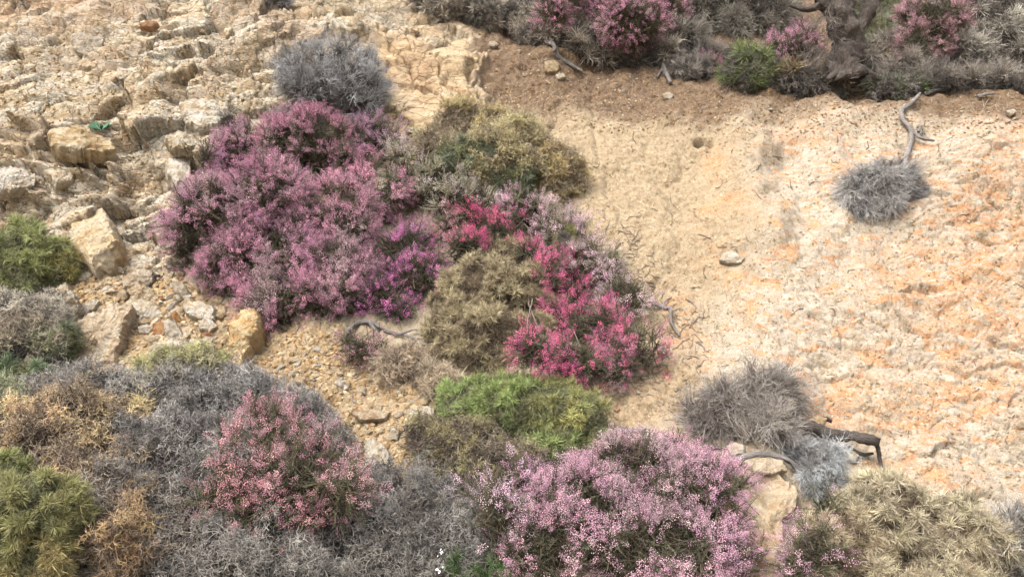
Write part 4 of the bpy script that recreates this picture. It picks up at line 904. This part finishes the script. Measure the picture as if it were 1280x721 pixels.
# scree stones, each one an object; alike stones share mesh data
SM = [(stone_mesh(i+700, 3, 12, 'stone', (1, random.uniform(.6, .85), random.uniform(.35, .6)), ST[mt_], .05), mt_) for i, mt_ in enumerate(['tan','pale','grey','tan','ochre','pale','tan','rust','pale','tan','grey','ochre'])]
PLACES = [
 ('stones scattered on the upper scree', 'angular stone loose on the upper scree between the slab and the purple heather', [(150,340),(215,335),(300,385),(290,430),(240,440),(160,420),(165,400),(120,360),(95,345)], 92, 5, 13),
 ('stones scattered on the middle scree', 'small chunky stone on the rubble below the magenta heather and branch', [(325,440),(400,435),(470,470),(540,490),(545,510),(500,560),(450,545),(430,500),(340,465)], 90, 4, 10),
 ('stones scattered right of the green bush', 'small stone on the sandy rubble under the deep pink heather', [(740,490),(830,450),(870,470),(860,520),(760,530)], 26, 2.5, 6),
 ('stones lodged in the brown soil', 'small pale stone lodged in the brown soil near the exposed root', [(600,50),(690,70),(830,100),(820,125),(700,110),(620,90)], 36, 2, 5),
 ('stones lodged under the rim', 'pale pebble stuck in the brown rim soil beneath the top right thicket', [(940,125),(1100,128),(1280,140),(1280,160),(1150,145),(950,140)], 26, 2, 4.5),
 ('stones below the lilac heather', 'small stone on the slope right of the lilac heather', [(740,250),(800,300),(860,400),(850,440),(815,400),(770,320)], 22, 2, 5.5)]
MARKS = [('large tilted tan slab',120,425),('golden upright slab',305,422),('rusty orange stone',197,412),('flat whitish slab',248,388),('long cream stone',178,388),('grey leaning stone',226,364),
 ('brownish wedge shaped rock',172,346),('pale angular rock by the left bushes',80,374),('white triangular cracked stone',473,564),('whitish flat stone',524,516),('thin flat tan slab',460,518),('young heather on bare soil',452,435),
 ('tan rock hump',425,422),('grey dry grass wisps',500,470),('rose heather top',360,500),('yellow stone by the root',690,82),('end of the silvery exposed root',728,90),('stubby root stump',832,92),('pebble at the left of the soil',618,55),
 ('white pebble on brown soil',836,119),('hanging green grass tuft',935,120),('pale curved root',1094,122),('forked grey root',1130,140),('short pale stick',1232,120),('white pebble at the right edge',1264,140),
 ('crooked grey root',840,400),('blue grey pebble',829,437),('thin dark stick',790,537),('lilac heather top',745,290),('deep pink heather tip',820,440),('green needle bush right end',755,520)]
PENDING = []
ORD = ['nearest', 'second nearest', 'third nearest', 'fourth nearest', 'fifth nearest', 'sixth nearest', 'seventh nearest', 'eighth nearest', 'ninth nearest', 'tenth nearest', 'eleventh nearest', 'twelfth nearest', 'thirteenth nearest', 'fourteenth nearest', 'fifteenth nearest', 'sixteenth nearest']
R = np.random.default_rng(3)
for grp, lab, poly, cnt, s0, s1 in PLACES:
    pa = np.array(poly); k = 0; tries = 0
    while k < cnt and tries < 4000:
        tries += 1; x = R.uniform(pa[:, 0].min(), pa[:, 0].max()); y = R.uniform(pa[:, 1].min(), pa[:, 1].max())
        if polysd(np.array([x]), np.array([y]), poly)[0] < 0: continue
        h, nn, dist = hit(x, y); s_ = (s0+(s1-s0)*R.random()**2.2)*dist/F; me, _m = SM[R.integers(len(SM))]
        o = link('stone', me, None, label=lab, category='stone', group=grp)
        q = nn.to_track_quat('Z', 'Y') @ Euler((R.uniform(-.45, .45), R.uniform(-.45, .45), R.uniform(0, 6.28))).to_quaternion()
        o.rotation_mode = 'QUATERNION'; o.rotation_quaternion = q; o.scale = (s_, s_*R.uniform(.8, 1.15), s_*R.uniform(.8, 1.2)); o.location = h+nn*s_*.12; k += 1; PENDING.append((o, x, y, _m))
tally = {}
for o, x, y, mt_ in PENDING:
    L_, lx, ly = min(MARKS, key=lambda q: math.hypot(q[1]-x, q[2]-y)); dx_, dy_ = x-lx, y-ly
    side = ('right of' if dx_ > 0 else 'left of') if abs(dx_) > abs(dy_) else ('below' if dy_ > 0 else 'above')
    tally.setdefault((L_, side, {'tan': 'tan', 'pale': 'cream', 'grey': 'grey', 'ochre': 'golden', 'rust': 'rusty'}[mt_]), []).append((math.hypot(dx_, dy_), o))
for (L_, side, cn), lst in tally.items():
    for i, (dd_, o) in enumerate(sorted(lst, key=lambda q: q[0])):
        o['label'] = f'{cn} loose stone {ORD[min(i, 15)]} to the {L_}, {side} it'
# gravel: too many to count
def gravel(name, label, poly, n, s0, s1, tint, power=2.5):
    pa = np.array(poly); xs = R.uniform(pa[:, 0].min(), pa[:, 0].max(), n*3); ys = R.uniform(pa[:, 1].min(), pa[:, 1].max(), n*3)
    sd = polysd(xs, ys, poly); ok = sd > R.uniform(-1, 25, n*3)*.6; xs = xs[ok][:n]; ys = ys[ok][:n]
    pts, dr, sc_ = [], [], []
    for x, y in zip(xs, ys):
        h, nn, dist = hit(x, y); s_ = (s0+(s1-s0)*R.random()**power)*dist/F; pts.append(h+nn*s_*.05); dr.append(np.array(nn)+R.normal(size=3)*.35); sc_.append(s_)
    o = scatter(name, 'gravel', pts, dr, sc_, np.tile([tint], (len(pts), 1))*R.uniform(.8, 1.15, (len(pts), 1)), None, (0, 0, 0), label)
gravel('scree_gravel', 'loose gravel of the scree below the rock face', [(60,330),(220,335),(340,400),(430,415),(640,480),(760,480),(700,600),(440,600),(330,470),(90,480)], 9500, 1.4, 5.5, (1.05, .98, .86))
gravel('slope_grit', 'fine grit and flakes on the bare sandy slope', [(600,100),(1300,150),(1300,680),(1000,560),(760,560),(800,440),(720,250),(620,180)], 16000, .7, 2.4, (1.0, .97, .92), 3)
gravel('soil_crumbs', 'crumbs and clods on the brown soil under the rim', [(580,30),(900,80),(1300,110),(1300,170),(900,175),(640,170)], 4500, .7, 2.6, (.60, .50, .40), 3)
gravel('rubble', 'rock chips caught on the rock face', [(-20,60),(230,20),(500,150),(230,340),(-20,330)], 4000, .8, 3.2, (1, .95, .88), 2.5)
# dead rootlets and straws lying on the bare ground: one uncountable litter
def litter(name, label, poly, n, l0, l1, r0, mat):
    g = G(); pa = np.array(poly); k = 0
    while k < n:
        x = R.uniform(pa[:, 0].min(), pa[:, 0].max()); y = R.uniform(pa[:, 1].min(), pa[:, 1].max())
        if polysd(np.array([x]), np.array([y]), poly)[0] < 0: continue
        a = R.uniform(0, 6.28); L = R.uniform(l0, l1); pts = []
        for q in range(5):
            h, nn, dist = hit(x, y); pts.append(np.array(h+nn*(r0*dist/F*(.6+(q % 2)*R.uniform(0, 1.5))))); a += R.normal()*.55; x += math.cos(a)*L/4; y += math.sin(a)*L/4
        rr = r0*R.uniform(.5, 1.1)*dist/F; g.tube(pts, [rr, rr*.95, rr*.8, rr*.65, rr*.3], 4); k += 1
    o = link(name, g.mesh(name, [mat], True)); o['kind'] = 'stuff'; o['label'] = label
def plainmat(name, c):
    m = M(name); return m.out(m.mix(m.noise(m.co(), 40, 4), tuple(v*.5 for v in c), c), None, .9)
litter('rootlets', 'dark dead rootlets lying on the bare slope', [(600,110),(1290,150),(1290,660),(1000,540),(870,470),(760,300),(640,170)], 120, 4, 20, .6, plainmat('dark_rootlet', (.12, .085, .06)))
litter('straw_litter', 'pale straws and twig bits under the top bushes', [(600,40),(1290,100),(1290,150),(940,140),(640,100)], 130, 6, 24, .45, plainmat('straw', (.30, .235, .165)))
litter('twig_litter', 'twig litter on the soil beside the flowering mound', [(740,240),(800,290),(880,400),(880,460),(760,520),(740,480),(840,420),(760,310)], 160, 6, 24, .8, plainmat('brown_twig', (.20, .15, .11)))
litter('scree_litter', 'twig bits lying among the scree stones', [(100,340),(220,340),(400,430),(540,470),(530,560),(440,520),(320,450),(150,460)], 120, 6, 22, .8, plainmat('grey_twig', (.24, .19, .15)))
# seedling on the ledge
h, k = lifted(127, 163, 2); t = thing('ledge_seedling', 'small blue green leafy rosette growing on a rock ledge', 'seedling', h)
lm = M('seedling_leaf'); lm.out((.05, .115, .06), None, .6)
for i in range(9):
    g = G(); a = i*.7+.2; dr = np.array([math.cos(a), -.3+.5*math.sin(a), .55+.35*math.sin(i*2.3)]); dr = nrm(dr); L = (15 if i < 6 else 10)*k
    sd = nrm(np.cross(dr, [0, -.6, .8])); V = [np.zeros(3), dr*L*.45-sd*L*.2, dr*L*.55+sd*L*.2, dr*L*.8-sd*L*.13, dr*L*.82+sd*L*.13, dr*L+np.array([0, 0, -.1])*L, dr*L*.5+np.array([0, .1, -.12])*L]
    g.add(V, [(0,6,1),(0,2,6),(1,6,3),(6,2,4),(3,6,5),(6,4,5)], 0); link('leaf', g.mesh('leaf', [lm.m], True), t)
print('tris', sum(len(o.data.loops)-2*len(o.data.polygons) for o in sc.objects if o.type == 'MESH'), len(sc.objects))
